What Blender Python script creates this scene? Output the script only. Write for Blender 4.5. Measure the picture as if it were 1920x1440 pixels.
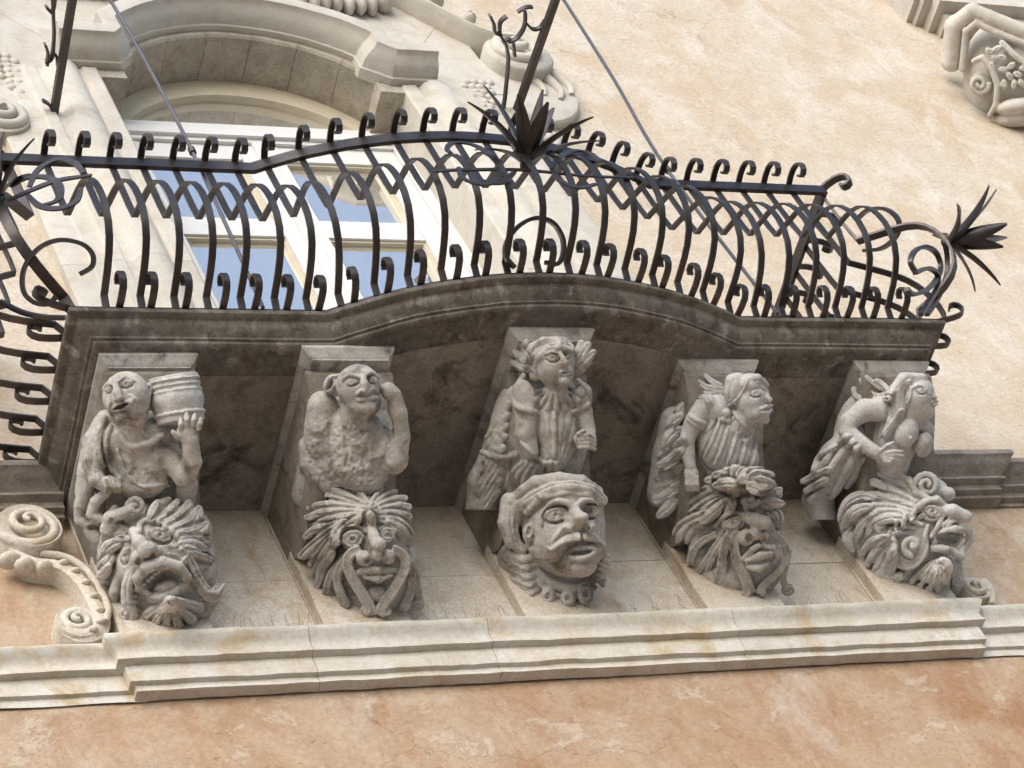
import bpy, bmesh, math, random
import numpy as np
from mathutils import Vector, Matrix, noise

for o in list(bpy.data.objects):
    bpy.data.objects.remove(o)
SC = bpy.context.scene
COL = SC.collection
RAD = math.radians

# ------------------------------------------------------------------ camera
CAM_ROT = np.array([[0.89837935, -0.25336808, -0.35877453],
                    [-0.00139241, -0.81848279, 0.57452936],
                    [-0.43921818, -0.51564575, -0.73566082]])   # rows: right, up, back
CAM_POS = np.array([-5.4333368, -6.94433003, -9.04363597])
FPX = 5011.9254                                                 # focal length in pixels of a 1920 px wide picture
cam_data = bpy.data.cameras.new('camera')
cam = bpy.data.objects.new('camera', cam_data)
COL.objects.link(cam)
mw = Matrix.Identity(4)
for i in range(3):
    for j in range(3):
        mw[i][j] = CAM_ROT[j][i]
    mw[i][3] = CAM_POS[i]
cam.matrix_world = mw
cam_data.sensor_width = 36.0
cam_data.lens = 36.0 * FPX / 1920.0
cam_data.clip_start = 0.1
cam_data.clip_end = 2000.0
SC.camera = cam

# ------------------------------------------------------------------ sky, sun, exposure
SUN_DIR = Vector((-0.45, -0.72, 0.52)).normalized()            # towards the sun
world = bpy.data.worlds.new('World')
SC.world = world
world.use_nodes = True
wn = world.node_tree
sky = wn.nodes.new('ShaderNodeTexSky')
sky.sky_type = 'NISHITA'
sky.sun_disc = False
sky.sun_elevation = math.asin(SUN_DIR.z)
sky.sun_rotation = math.atan2(SUN_DIR.x, SUN_DIR.y)
sky.altitude = 400.0
sky.air_density = 1.0
sky.dust_density = 1.6
sky.ozone_density = 1.0
bg = wn.nodes['Background']
bg.inputs['Strength'].default_value = 0.15
wn.links.new(sky.outputs['Color'], bg.inputs['Color'])
sun_data = bpy.data.lights.new('sun', 'SUN')
sun_data.energy = 1.5
sun_data.angle = RAD(60)
sun_data.color = (1.0, 0.965, 0.925)
sun = bpy.data.objects.new('sun', sun_data)
COL.objects.link(sun)
sun.rotation_euler = SUN_DIR.to_track_quat('Z', 'Y').to_euler()
SC.view_settings.view_transform = 'Standard'
SC.view_settings.look = 'None'
SC.view_settings.exposure = 0.8
SC.view_settings.gamma = 1.0
SC.cycles.use_denoising = True
SC.cycles.max_bounces = 4
SC.cycles.diffuse_bounces = 3
SC.cycles.use_adaptive_sampling = True
SC.cycles.adaptive_threshold = 0.04

# ------------------------------------------------------------------ helpers
def ray(px, py):
    return CAM_ROT.T @ np.array([(px - 960) / FPX, -(py - 720) / FPX, -1.0])

def onp(px, py, axis, val):
    """world point of a photograph measurement known to lie on the plane axis = val"""
    d = ray(px, py)
    return Vector(CAM_POS + d * ((val - CAM_POS[axis]) / d[axis]))

def onplane(px, py, p0, n):
    d = ray(px, py)
    n = np.array(n, float)
    return Vector(CAM_POS + d * (n.dot(np.array(p0, float) - CAM_POS) / n.dot(d)))

def tag(o, label=None, cat=None, group=None, kind=None):
    if label: o['label'] = label
    if cat: o['category'] = cat
    if group: o['group'] = group
    if kind: o['kind'] = kind
    return o

def empty(name, loc, label=None, cat=None, group=None):
    o = bpy.data.objects.new(name, None)
    o.location = loc
    o.empty_display_size = 0.1
    COL.objects.link(o)
    return tag(o, label, cat, group)

def link(name, me, parent=None):
    o = bpy.data.objects.new(name, me)
    COL.objects.link(o)
    if parent is not None:
        o.parent = parent
        p, off = parent, Vector((0, 0, 0))
        while p is not None:
            off += p.location
            p = p.parent
        o.location = -off                      # vertices are in world coordinates
    return o

def mesh(name, verts, faces, m, parent=None, sharp=35.0, jit=0.0, fix=True):
    me = bpy.data.meshes.new(name)
    if jit:
        verts = [Vector(v) + noise.noise_vector(Vector(v) * 7.0) * jit + noise.noise_vector(Vector(v) * 23.0) * jit * 0.5 for v in verts]
    me.from_pydata([tuple(v) for v in verts], [], faces)
    if fix:
        bm = bmesh.new()
        bm.from_mesh(me)
        bmesh.ops.recalc_face_normals(bm, faces=bm.faces)
        lim = RAD(sharp)
        for f in bm.faces:
            f.smooth = True
        for e in bm.edges:
            if len(e.link_faces) != 2 or e.calc_face_angle(0.0) > lim:
                e.smooth = False
        bm.to_mesh(me)
        bm.free()
    me.materials.append(m)
    return link(name, me, parent)

class MB:
    """collects lofts and boxes for one mesh"""
    def __init__(s):
        s.v, s.f = [], []
    def loft(s, rings, closed=True, cap=True, loop=False):
        n = len(rings[0]); b = len(s.v)
        for r in rings:
            s.v += [Vector(p) for p in r]
        m = len(rings)
        for i in range(m if loop else m - 1):
            i2 = (i + 1) % m
            for j in range(n if closed else n - 1):
                k = (j + 1) % n
                s.f.append((b + i * n + j, b + i * n + k, b + i2 * n + k, b + i2 * n + j))
        if cap and closed and not loop:
            s.f.append(tuple(b + j for j in range(n)))
            s.f.append(tuple(b + (m - 1) * n + j for j in reversed(range(n))))
        return s
    def box(s, x0, x1, y0, y1, z0, z1):
        return s.loft([[(x0, y0, z0), (x1, y0, z0), (x1, y1, z0), (x0, y1, z0)],
                       [(x0, y0, z1), (x1, y0, z1), (x1, y1, z1), (x0, y1, z1)]])
    def tube(s, pts, r, n=8, loop=False):
        pts = [Vector(p) for p in pts]
        rr = r if isinstance(r, (list, tuple)) else [r] * len(pts)
        rings, nrm = [], None
        for i, p in enumerate(pts):
            t = (pts[min(i + 1, len(pts) - 1)] - pts[max(i - 1, 0)]).normalized()
            if nrm is None:
                nrm = t.orthogonal().normalized()
            nrm = (nrm - t * nrm.dot(t)).normalized()
            bn = t.cross(nrm)
            rings.append([p + (nrm * math.cos(2 * math.pi * k / n) + bn * math.sin(2 * math.pi * k / n)) * rr[i] for k in range(n)])
        return s.loft(rings)
    def strip(s, pts, wdir, w, th):
        """flat bar: rectangle w x th swept along pts, its width along wdir"""
        pts = [Vector(p) for p in pts]
        rings = []
        for i, p in enumerate(pts):
            wd = Vector(wdir[i]) if isinstance(wdir, list) else Vector(wdir)
            ww = w[i] if isinstance(w, (list, tuple)) else w
            if 0 < i < len(pts) - 1:
                t1 = (p - pts[i - 1]).normalized(); t2 = (pts[i + 1] - p).normalized()
                t = (t1 + t2)
                t = t.normalized() if t.length > 0.2 else t1
                sc = min(2.0, 1.0 / max(0.35, t.dot(t1)))
            else:
                t = (pts[min(i + 1, len(pts) - 1)] - pts[max(i - 1, 0)]).normalized(); sc = 1.0
            wd = (wd - t * wd.dot(t)).normalized()
            nn = t.cross(wd).normalized() * (th * 0.5 * sc)
            h = wd * (ww * 0.5)
            rings.append([p - h - nn, p + h - nn, p + h + nn, p - h + nn])
        return s.loft(rings)
    def ball(s, c, r, nu=12, nv=8, axes=None):
        c = Vector(c)
        rx, ry, rz = r if isinstance(r, (list, tuple)) else (r, r, r)
        A = axes or (Vector((1, 0, 0)), Vector((0, 1, 0)), Vector((0, 0, 1)))
        rings = []
        for i in range(nv + 1):
            th = math.pi * (0.02 + 0.96 * i / nv)
            rings.append([c + A[0] * (rx * math.sin(th) * math.cos(2 * math.pi * k / nu)) + A[1] * (ry * math.sin(th) * math.sin(2 * math.pi * k / nu)) + A[2] * (rz * math.cos(th)) for k in range(nu)])
        return s.loft(rings)
    def build(s, name, m, parent=None, sharp=35.0, jit=0.0):
        return mesh(name, s.v, s.f, m, parent, sharp, jit)

def smooth_path(pts, n=6, closed=False):
    """Catmull-Rom through pts"""
    P = [Vector(p) for p in pts]
    out = []
    m = len(P)
    for i in range(m if closed else m - 1):
        if closed:
            a, b, c, d = P[(i - 1) % m], P[i], P[(i + 1) % m], P[(i + 2) % m]
        else:
            a, b, c, d = P[max(i - 1, 0)], P[i], P[i + 1], P[min(i + 2, m - 1)]
        for k in range(n):
            t = k / n
            out.append(0.5 * ((2 * b) + (c - a) * t + (2 * a - 5 * b + 4 * c - d) * t * t + (3 * b - a - 3 * c + d) * t ** 3))
    if not closed:
        out.append(P[-1])
    return out

# ------------------------------------------------------------------ materials
def new_mat(name):
    m = bpy.data.materials.new(name)
    m.use_nodes = True
    nt = m.node_tree
    return m, nt, nt.nodes['Principled BSDF']

class NT:
    def __init__(s, nt):
        s.nt = nt
        s.pos = nt.nodes.new('ShaderNodeNewGeometry').outputs['Position']
    def n(s, t, **kw):
        x = s.nt.nodes.new(t)
        for k, v in kw.items():
            setattr(x, k, v)
        return x
    def l(s, a, b):
        s.nt.links.new(a, b)
    def map(s, scale=(1, 1, 1), loc=(0, 0, 0), rot=(0, 0, 0)):
        x = s.n('ShaderNodeMapping')
        x.inputs['Scale'].default_value = scale
        x.inputs['Location'].default_value = loc
        x.inputs['Rotation'].default_value = rot
        s.l(s.pos, x.inputs['Vector'])
        return x.outputs['Vector']
    def noise(s, scale, detail=5, rough=0.55, vec=None, dist=0.0):
        x = s.n('ShaderNodeTexNoise')
        x.inputs['Scale'].default_value = scale
        x.inputs['Detail'].default_value = detail
        x.inputs['Roughness'].default_value = rough
        x.inputs['Distortion'].default_value = dist
        s.l(vec if vec is not None else s.pos, x.inputs['Vector'])
        return x.outputs['Fac']
    def vor(s, scale, vec=None, feature='F1', rand=1.0):
        x = s.n('ShaderNodeTexVoronoi', feature=feature)
        x.inputs['Scale'].default_value = scale
        x.inputs['Randomness'].default_value = rand
        s.l(vec if vec is not None else s.pos, x.inputs['Vector'])
        return x.outputs['Distance']
    def ramp(s, fac, stops):
        x = s.n('ShaderNodeValToRGB')
        el = x.color_ramp.elements
        while len(el) < len(stops):
            el.new(0.5)
        for e, (p, c) in zip(el, stops):
            e.position = p
            e.color = (c, c, c, 1) if isinstance(c, (int, float)) else (*c, 1)
        s.l(fac, x.inputs['Fac'])
        return x.outputs['Color']
    def mix(s, fac, a, b, mode='MIX'):
        x = s.n('ShaderNodeMix', data_type='RGBA', blend_type=mode)
        for sock, val in ((x.inputs[0], fac), (x.inputs[6], a), (x.inputs[7], b)):
            if isinstance(val, (int, float)):
                sock.default_value = val
            elif isinstance(val, (tuple, list)):
                sock.default_value = (*val, 1)
            else:
                s.l(val, sock)
        return x.outputs[2]
    def math(s, op, a, b=0.0):
        x = s.n('ShaderNodeMath', operation=op)
        for sock, val in ((x.inputs[0], a), (x.inputs[1], b)):
            if isinstance(val, (int, float)):
                sock.default_value = val
            else:
                s.l(val, sock)
        return x.outputs[0]
    def bump(s, h, strength=0.3, dist=0.01, prev=None):
        x = s.n('ShaderNodeBump')
        x.inputs['Strength'].default_value = strength
        x.inputs['Distance'].default_value = dist
        s.l(h, x.inputs['Height'])
        if prev is not None:
            s.l(prev, x.inputs['Normal'])
        return x.outputs['Normal']
    def z(s):
        x = s.n('ShaderNodeSeparateXYZ')
        s.l(s.pos, x.inputs[0])
        return x.outputs['Z']

def stone(name, c0, c1, c2, stain=None, stain_amt=0.5, rough=0.85, bump=0.5, scale=1.0, streak=None, streak_amt=0.0, pits=0.4, grain=0.25):
    m, nt, b = new_mat(name)
    t = NT(nt)
    big = t.noise(2.2 * scale, 4, 0.6)
    mid = t.noise(9.0 * scale, 6, 0.65)
    fine = t.noise(70.0 * scale, 4, 0.6)
    col = t.mix(t.ramp(big, [(0.35, 0.0), (0.65, 1.0)]), c0, c1)
    col = t.mix(t.ramp(mid, [(0.45, 0.0), (0.7, 1.0)]), col, c2)
    if stain is not None:
        st = t.noise(4.3 * scale, 7, 0.7, t.map((1, 1, 0.7), (3.1, 1.7, 9.2)), 0.6)
        col = t.mix(t.math('MULTIPLY', t.ramp(st, [(0.52, 0.0), (0.68, 1.0)]), stain_amt), col, stain)
    if streak is not None:
        sv = t.noise(14.0, 4, 0.6, t.map((1, 1, 0.06), (0.3, 0.2, 0.0)), 0.2)
        col = t.mix(t.math('MULTIPLY', t.ramp(sv, [(0.56, 0.0), (0.72, 1.0)]), streak_amt), col, streak)
    gr = t.ramp(fine, [(0.25, 1.0 - grain), (0.75, 1.0 + grain)])
    col = t.mix(1.0, col, gr, 'MULTIPLY')
    oi = t.n('ShaderNodeObjectInfo')
    var = t.ramp(oi.outputs['Random'], [(0.0, 0.93), (1.0, 1.05)])
    col = t.mix(1.0, col, var, 'MULTIPLY')
    t.l(col, b.inputs['Base Color'])
    b.inputs['Roughness'].default_value = rough
    b.inputs['Specular IOR Level'].default_value = 0.25
    h = t.math('ADD', t.math('MULTIPLY', fine, 0.35), mid)
    nrm = t.bump(h, 0.45 * bump, 0.012)
    if pits:
        pv = t.ramp(t.vor(55.0 * scale), [(0.0, 0.0), (0.22, 1.0)])
        pm = t.ramp(t.noise(6.0, 3), [(0.5, 1.0), (0.62, 0.0)])
        ph = t.math('MAXIMUM', pv, pm)
        nrm = t.bump(ph, pits * bump, 0.006, nrm)
    t.l(nrm, b.inputs['Normal'])
    return m
M = {}
M['limestone'] = stone('limestone', (0.60, 0.54, 0.45), (0.66, 0.61, 0.53), (0.55, 0.48, 0.385), stain=(0.50, 0.36, 0.17), stain_amt=0.35, bump=0.5)
M['surround'] = stone('surround_stone', (0.55, 0.505, 0.43), (0.60, 0.56, 0.495), (0.49, 0.435, 0.355), stain=(0.52, 0.45, 0.35), stain_amt=0.4, bump=0.25, pits=0.15, grain=0.08)
M['cornice'] = stone('cornice_stone', (0.58, 0.53, 0.445), (0.65, 0.615, 0.555), (0.51, 0.435, 0.32), stain=(0.42, 0.275, 0.10), stain_amt=0.8, bump=0.45, scale=0.8, pits=0.3, grain=0.12)
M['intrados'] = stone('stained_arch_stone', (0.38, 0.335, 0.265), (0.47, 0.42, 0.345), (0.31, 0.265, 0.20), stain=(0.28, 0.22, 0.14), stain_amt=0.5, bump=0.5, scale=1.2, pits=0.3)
M['cream_paint'] = None
M['panel'] = stone('wall_panel_stone', (0.58, 0.51, 0.42), (0.66, 0.61, 0.535), (0.50, 0.41, 0.31), stain=(0.36, 0.22, 0.10), stain_amt=0.6, bump=0.6, scale=1.3)
M['carved'] = stone('carved_grey_limestone', (0.44, 0.405, 0.36), (0.52, 0.49, 0.445), (0.33, 0.295, 0.25), stain=(0.10, 0.082, 0.065), stain_amt=0.85, bump=0.45, scale=1.7, pits=0.45)
M['carved_pale'] = stone('carved_pale_limestone', (0.53, 0.505, 0.47), (0.60, 0.585, 0.56), (0.43, 0.40, 0.36), stain=(0.20, 0.165, 0.13), stain_amt=0.6, bump=0.35, scale=1.7, pits=0.3)
M['carved_brown'] = stone('carved_brown_limestone', (0.30, 0.24, 0.18), (0.37, 0.31, 0.245), (0.22, 0.17, 0.12), stain=(0.12, 0.09, 0.06), stain_amt=0.6, bump=0.7, scale=1.7, pits=0.6)
M['slab'] = stone('weathered_dark_slab_stone', (0.155, 0.133, 0.108), (0.23, 0.20, 0.165), (0.085, 0.066, 0.048), stain=(0.05, 0.043, 0.03), stain_amt=0.6, bump=0.8, scale=1.2, streak=(0.46, 0.43, 0.38), streak_amt=0.6)
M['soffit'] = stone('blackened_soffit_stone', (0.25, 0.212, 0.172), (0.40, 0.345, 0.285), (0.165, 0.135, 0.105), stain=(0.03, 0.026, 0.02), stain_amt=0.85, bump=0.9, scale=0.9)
M['string'] = stone('grey_string_course_stone', (0.25, 0.215, 0.175), (0.33, 0.29, 0.245), (0.18, 0.15, 0.12), stain=(0.10, 0.085, 0.065), stain_amt=0.5, bump=0.6)
M['bracket'] = stone('bracket_stone', (0.24, 0.205, 0.165), (0.34, 0.30, 0.255), (0.165, 0.135, 0.10), stain=(0.12, 0.09, 0.06), stain_amt=0.6, bump=0.7, scale=1.4)

def plaster():
    m, nt, b = new_mat('ochre_lime_plaster')
    t = NT(nt)
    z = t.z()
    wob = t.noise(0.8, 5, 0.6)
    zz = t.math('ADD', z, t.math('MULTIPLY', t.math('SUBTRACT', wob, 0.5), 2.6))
    paint_light_mix = t.n('ShaderNodeMapRange')
    paint_light_mix.inputs['From Min'].default_value = -1.8
    paint_light_mix.inputs['From Max'].default_value = 0.9
    t.l(zz, paint_light_mix.inputs['Value'])
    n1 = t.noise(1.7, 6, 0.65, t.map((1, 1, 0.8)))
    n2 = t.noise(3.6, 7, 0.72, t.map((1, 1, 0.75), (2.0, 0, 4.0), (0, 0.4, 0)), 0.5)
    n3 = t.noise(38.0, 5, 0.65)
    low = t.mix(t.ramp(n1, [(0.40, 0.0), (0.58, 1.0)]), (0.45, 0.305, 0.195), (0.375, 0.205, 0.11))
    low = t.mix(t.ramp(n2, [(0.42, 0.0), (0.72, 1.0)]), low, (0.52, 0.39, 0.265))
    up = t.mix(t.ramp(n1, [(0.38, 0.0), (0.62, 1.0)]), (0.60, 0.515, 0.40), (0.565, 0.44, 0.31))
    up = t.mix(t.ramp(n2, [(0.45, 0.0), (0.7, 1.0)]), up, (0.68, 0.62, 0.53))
    col = t.mix(paint_light_mix.outputs['Result'], low, up)  # upper wall paler: partly its own paint, partly light put into the colour
    # flaked, lighter patches
    fl = t.noise(3.4, 8, 0.72, t.map((1, 1, 1.3), (5.0, 0.0, 2.0)), 0.4)
    fm = t.ramp(fl, [(0.585, 0.0), (0.615, 1.0)])
    col = t.mix(t.math('MULTIPLY', fm, 0.5), col, (0.62, 0.51, 0.39))
    fl2 = t.noise(1.1, 6, 0.65, t.map((1, 1, 0.5), (1.0, 0.0, 7.0)), 0.3)
    col = t.mix(t.math('MULTIPLY', t.ramp(fl2, [(0.56, 0.0), (0.68, 1.0)]), 0.6), col, (0.62, 0.52, 0.43))
    # trowel wrinkles and hairlines
    vv = t.map((1.0, 1.0, 2.2), (0, 0, 0), (0, 0.45, 0))
    wr = t.noise(24.0, 5, 0.68, vv, 1.8)
    wrm = t.ramp(wr, [(0.30, 0.45), (0.39, 1.0)])
    col = t.mix(1.0, col, wrm, 'MULTIPLY')
    dis = t.n('ShaderNodeMix', data_type='RGBA', blend_type='LINEAR_LIGHT')
    dis.inputs[0].default_value = 0.16
    t.l(t.map((0.8, 0.8, 1.1)), dis.inputs[6])
    dn = t.n('ShaderNodeTexNoise')
    dn.inputs['Scale'].default_value = 3.0
    dn.inputs['Detail'].default_value = 4
    t.l(t.pos, dn.inputs['Vector'])
    t.l(dn.outputs['Color'], dis.inputs[7])
    ck = t.ramp(t.vor(0.9, dis.outputs[2], 'DISTANCE_TO_EDGE'), [(0.0, 0.72), (0.004, 1.0)])
    cm = t.ramp(t.noise(0.9, 3, 0.5, t.map((1, 1, 1), (7.0, 0, 1.0))), [(0.50, 1.0), (0.58, 0.0)])
    ck2 = t.mix(cm, ck, (1.0, 1.0, 1.0))
    col = t.mix(1.0, col, ck2, 'MULTIPLY')
    col = t.mix(1.0, col, t.ramp(n3, [(0.25, 0.82), (0.75, 1.12)]), 'MULTIPLY')
    t.l(col, b.inputs['Base Color'])
    b.inputs['Roughness'].default_value = 0.9
    b.inputs['Specular IOR Level'].default_value = 0.2
    nr = t.bump(n2, 0.5, 0.03)
    nr = t.bump(t.math('ADD', wr, t.math('MULTIPLY', n3, 0.5)), 0.55, 0.008, nr)
    nr = t.bump(fm, 0.5, 0.004, nr)
    t.l(nr, b.inputs['Normal'])
    return m
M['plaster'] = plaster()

def iron():
    m, nt, b = new_mat('wrought_iron_paint')
    t = NT(nt)
    n = t.noise(30.0, 5, 0.6)
    n2 = t.noise(7.0, 4, 0.6)
    col = t.mix(t.ramp(n2, [(0.4, 0.0), (0.7, 1.0)]), (0.075, 0.065, 0.062), (0.11, 0.094, 0.088))
    t.l(col, b.inputs['Base Color'])
    b.inputs['Metallic'].default_value = 0.85
    t.l(t.ramp(n, [(0.3, 0.34), (0.7, 0.52)]), b.inputs['Roughness'])
    t.l(t.bump(n, 0.3, 0.004), b.inputs['Normal'])
    return m
M['iron'] = iron()

def simple(name, col, rough=0.5, spec=0.4, var=0.06, bump=0.1, nscale=12.0):
    m, nt, b = new_mat(name)
    t = NT(nt)
    n = t.noise(nscale, 5, 0.6)
    c = t.mix(t.ramp(n, [(0.3, 0.0), (0.7, 1.0)]), tuple(x * (1 - var) for x in col), tuple(min(1, x * (1 + var)) for x in col))
    t.l(c, b.inputs['Base Color'])
    b.inputs['Roughness'].default_value = rough
    b.inputs['Specular IOR Level'].default_value = spec
    if bump:
        t.l(t.bump(n, bump, 0.003), b.inputs['Normal'])
    return m
M['cream_paint'] = simple('cream_frame_paint', (0.56, 0.49, 0.37), 0.5, 0.3, 0.06)
M['white_paint'] = simple('white_window_paint', (0.70, 0.685, 0.65), 0.4, 0.4, 0.04)
M['steel'] = simple('grey_galvanised_rod', (0.08, 0.08, 0.09), 0.42, 0.5, 0.2)
M['paving'] = simple('pale_stone_paving', (0.22, 0.21, 0.195), 0.9, 0.2, 0.15, 0.2, 2.0)
M['dark_room'] = simple('dim_room_plaster', (0.10, 0.09, 0.075), 0.9, 0.1)
M['spike'] = simple('pigeon_spike_wire', (0.20, 0.19, 0.18), 0.4, 0.5, 0.2, 0)
def glass():
    m, nt, b = new_mat('window_pane_glass')
    t = NT(nt)
    b.inputs['Base Color'].default_value = (0.98, 0.95, 0.88, 1)
    b.inputs['Metallic'].default_value = 0.86
    b.inputs['Roughness'].default_value = 0.015
    n = t.noise(1.5, 2, 0.5)
    t.l(t.bump(n, 0.04, 0.02), b.inputs['Normal'])
    return m
M['glass'] = glass()

# ------------------------------------------------------------------ the setting: ground
GZ = -10.7
g = MB()
g.v = [Vector((-600, -600, GZ)), Vector((600, -600, GZ)), Vector((600, 600, GZ)), Vector((-600, 600, GZ))]
g.f = [(0, 1, 2, 3)]
tag(g.build('ground', M['paving']), 'pale stone street paving far below the balcony', 'ground', kind='structure')

# ------------------------------------------------------------------ facade wall
facade = empty('palace_facade', (0, 0.3, GZ), 'faded ochre plaster palace facade with pale stone mouldings', 'building')
YW = 0.03
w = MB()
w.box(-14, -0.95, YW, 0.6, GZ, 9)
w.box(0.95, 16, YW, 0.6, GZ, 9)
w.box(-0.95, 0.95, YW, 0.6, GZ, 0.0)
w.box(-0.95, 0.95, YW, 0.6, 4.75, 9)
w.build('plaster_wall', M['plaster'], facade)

def plan_sweep(prof, path, x_close=None):
    """prof: (out, z) list; path: list of (x, y, ox, oy) with outward vector; returns rings"""
    rings = []
    for (x, y, ox, oy) in path:
        rings.append([(x + ox * o, y + oy * o, z) for o, z in prof])
    return rings

def straight(x0, x1, y, n):
    return [(x0 + (x1 - x0) * i / n, y, 0.0, -1.0) for i in range(n + 1)]

# lower cornice, in blocks; centre breaks forward under the balcony
CP = [(-0.02, -1.052), (0.100, -1.053), (0.112, -1.060), (0.118, -1.074), (0.112, -1.094), (0.092, -1.112), (0.080, -1.135), (0.077, -1.160), (0.083, -1.180), (0.083, -1.188),
      (0.049, -1.192), (0.049, -1.286), (0.026, -1.290), (0.026, -1.312), (0.030, -1.327), (-0.02, -1.333)]
WC = 2.046
joints = [-1.28, -0.45, 0.78]
xs = [-(WC)] + joints + [WC]
for i in range(4):
    a, b_ = xs[i] + (0.0015 if i else 0), xs[i + 1] - (0.0015 if i < 3 else 0)
    pth = straight(a, b_, 0.0, 14)
    r = plan_sweep(CP, pth)
    if i == 0:
        r[0] = [(a - o, -o, z) for o, z in CP]
        r.insert(0, [(a - o, 0.05, z) for o, z in CP])
    if i == 3:
        r[-1] = [(b_ + o, -o, z) for o, z in CP]
        r.append([(b_ + o, 0.05, z) for o, z in CP])
    MB().loft(r).build('cornice_block', M['cornice'], facade, 40, 0.005)
for sx in (-1, 1):
    bounds = [2.02, 3.6, 5.4, 8.5, 13.0] if sx > 0 else [2.02, 3.4, 6.2, 9.0, 13.0]
    for k in range(4):
        a, b_ = sorted((sx * bounds[k], sx * bounds[k + 1]))
        pr = [(max(o - 0.05, -0.02), z - 0.003) for o, z in CP]
        r = plan_sweep(pr, straight(a + 0.001, b_ - 0.001, 0.0, 16))
        MB().loft(r).build('cornice_block', M['cornice'], facade, 40, 0.005)

# string course at balcony level
SP = [(-0.04, 0.0), (0.20, 0.0), (0.204, -0.012), (0.200, -0.036), (0.182, -0.046), (0.176, -0.058), (0.150, -0.075), (0.118, -0.092), (0.104, -0.112),
      (0.116, -0.118), (0.116, -0.134), (0.078, -0.142), (0.072, -0.152), (0.072, -0.172), (0.040, -0.178), (0.040, -0.200), (-0.04, -0.200)]
for sx, near, far in ((-1, 2.10, 2.95), (1, 2.10, 2.95)):
    a, b_ = sorted((sx * near, sx * far))
    pth = straight(a, b_, 0.0, 8)
    r = plan_sweep(SP, pth)
    o_end = [(sx * far + sx * (o - 0.2) * 0.9, -o, z) for o, z in SP]
    if sx > 0: r[-1] = o_end
    else: r[0] = o_end
    MB().loft(r).build('string_course', M['string'], facade, 40, 0.003)
    SP2 = [(o - 0.055 if o > 0 else o, z - 0.002) for o, z in SP]
    a, b_ = sorted((sx * (far - 0.12), sx * 13.0))
    MB().loft(plan_sweep(SP2, straight(a, b_, 0.0, 40))).build('string_course', M['string'], facade, 40, 0.003)

# stone panels on the wall between the corbels
rnd = random.Random(4)
for (x0, x1) in ((-2.07, -1.17), (-1.17, -0.21), (-0.21, 0.71), (0.71, 1.67), (1.67, 2.08)):
    zj = -0.60 + rnd.uniform(-0.05, 0.04)
    for (z0, z1) in ((-1.055, zj - 0.002), (zj + 0.002, -0.10)):
        MB().box(x0 + 0.002, x1 - 0.002, rnd.uniform(-0.003, 0.002), 0.04, z0, z1).build('wall_panel', M['panel'], facade)

# ------------------------------------------------------------------ window surround
surround = empty('window_surround', (0, 0.0, 0.0), 'carved pale stone surround with segmental hood above the tall window', 'window surround')
JP = [(0.93, 0.30), (0.93, -0.055), (0.945, -0.068), (1.02, -0.07), (1.03, -0.055), (1.045, -0.055), (1.07, -0.085), (1.11, -0.108), (1.16, -0.112), (1.21, -0.098), (1.235, -0.07), (1.25, -0.05),
      (1.29, -0.05), (1.30, -0.066), (1.36, -0.066), (1.375, -0.045), (1.46, -0.042), (1.47, -0.03), (1.60, -0.028), (1.615, -0.02), (1.615, 0.06), (0.99, 0.06), (0.99, 0.30)]
zb = [0.0, 0.95, 1.85, 2.72, 3.30, 3.86]
for sx in (-1, 1):
    for k in range(5):
        n = 6
        r = [[(sx * x, y, zb[k] + 0.001 + (zb[k + 1] - zb[k] - 0.002) * i / n) for x, y in JP] for i in range(n + 1)]
        MB().loft(r).build('jamb_stone', M['surround'], surround, 30, 0.002)
# arch voussoirs
AR, AZ = 0.916, 3.445
nv = 7
for k in range(nv):
    a0 = RAD(-61 + 122 * k / nv) + 0.0016
    a1 = RAD(-61 + 122 * (k + 1) / nv) - 0.0016
    rings = []
    for i in range(7):
        a = a0 + (a1 - a0) * i / 6
        rings.append([(rr * math.sin(a), y, AZ + rr * math.cos(a)) for rr, y in ((AR, 0.27), (AR, -0.045), (AR + 0.012, -0.06), (AR + 0.055, -0.062), (AR + 0.06, -0.05), (AR + 0.20, -0.05), (AR + 0.20, 0.27))])
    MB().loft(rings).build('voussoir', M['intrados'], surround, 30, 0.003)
# imposts: the shoulders where the arch springs
for sx in (-1, 1):
    x0, x1 = sorted((sx * 0.775, sx * 0.99))
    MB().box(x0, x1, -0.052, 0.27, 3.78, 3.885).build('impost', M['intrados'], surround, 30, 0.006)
# plate of stone behind the hood
rings = []
for i in range(29):
    a = RAD(-61 + 122 * i / 28)
    xi, zi = (AR + 0.19) * math.sin(a), AZ + (AR + 0.19) * math.cos(a)
    xo = 1.62 * math.sin(a) / math.sin(RAD(61)); zo = 4.9 + 0.25 * math.cos(a * 1.4)
    rings.append([(xi, -0.036, zi), (xo, -0.036, zo), (xo, 0.05, zo), (xi, 0.05, zi)])
MB().loft(rings).build('tympanum_plate', M['surround'], surround, 30, 0.002)
for sx in (-1, 1):
    a = RAD(61)
    xi, zi = (AR + 0.19) * math.sin(a), AZ + (AR + 0.19) * math.cos(a)
    poly = [(xi, zi), (1.62, 4.99), (1.62, 3.862), (0.99, 3.862), (0.99, 3.89)]
    MB().loft([[(sx * x, -0.034, z) for x, z in poly], [(sx * x, 0.05, z) for x, z in poly]]).build('spandrel_plate', M['surround'], surround)
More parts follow.
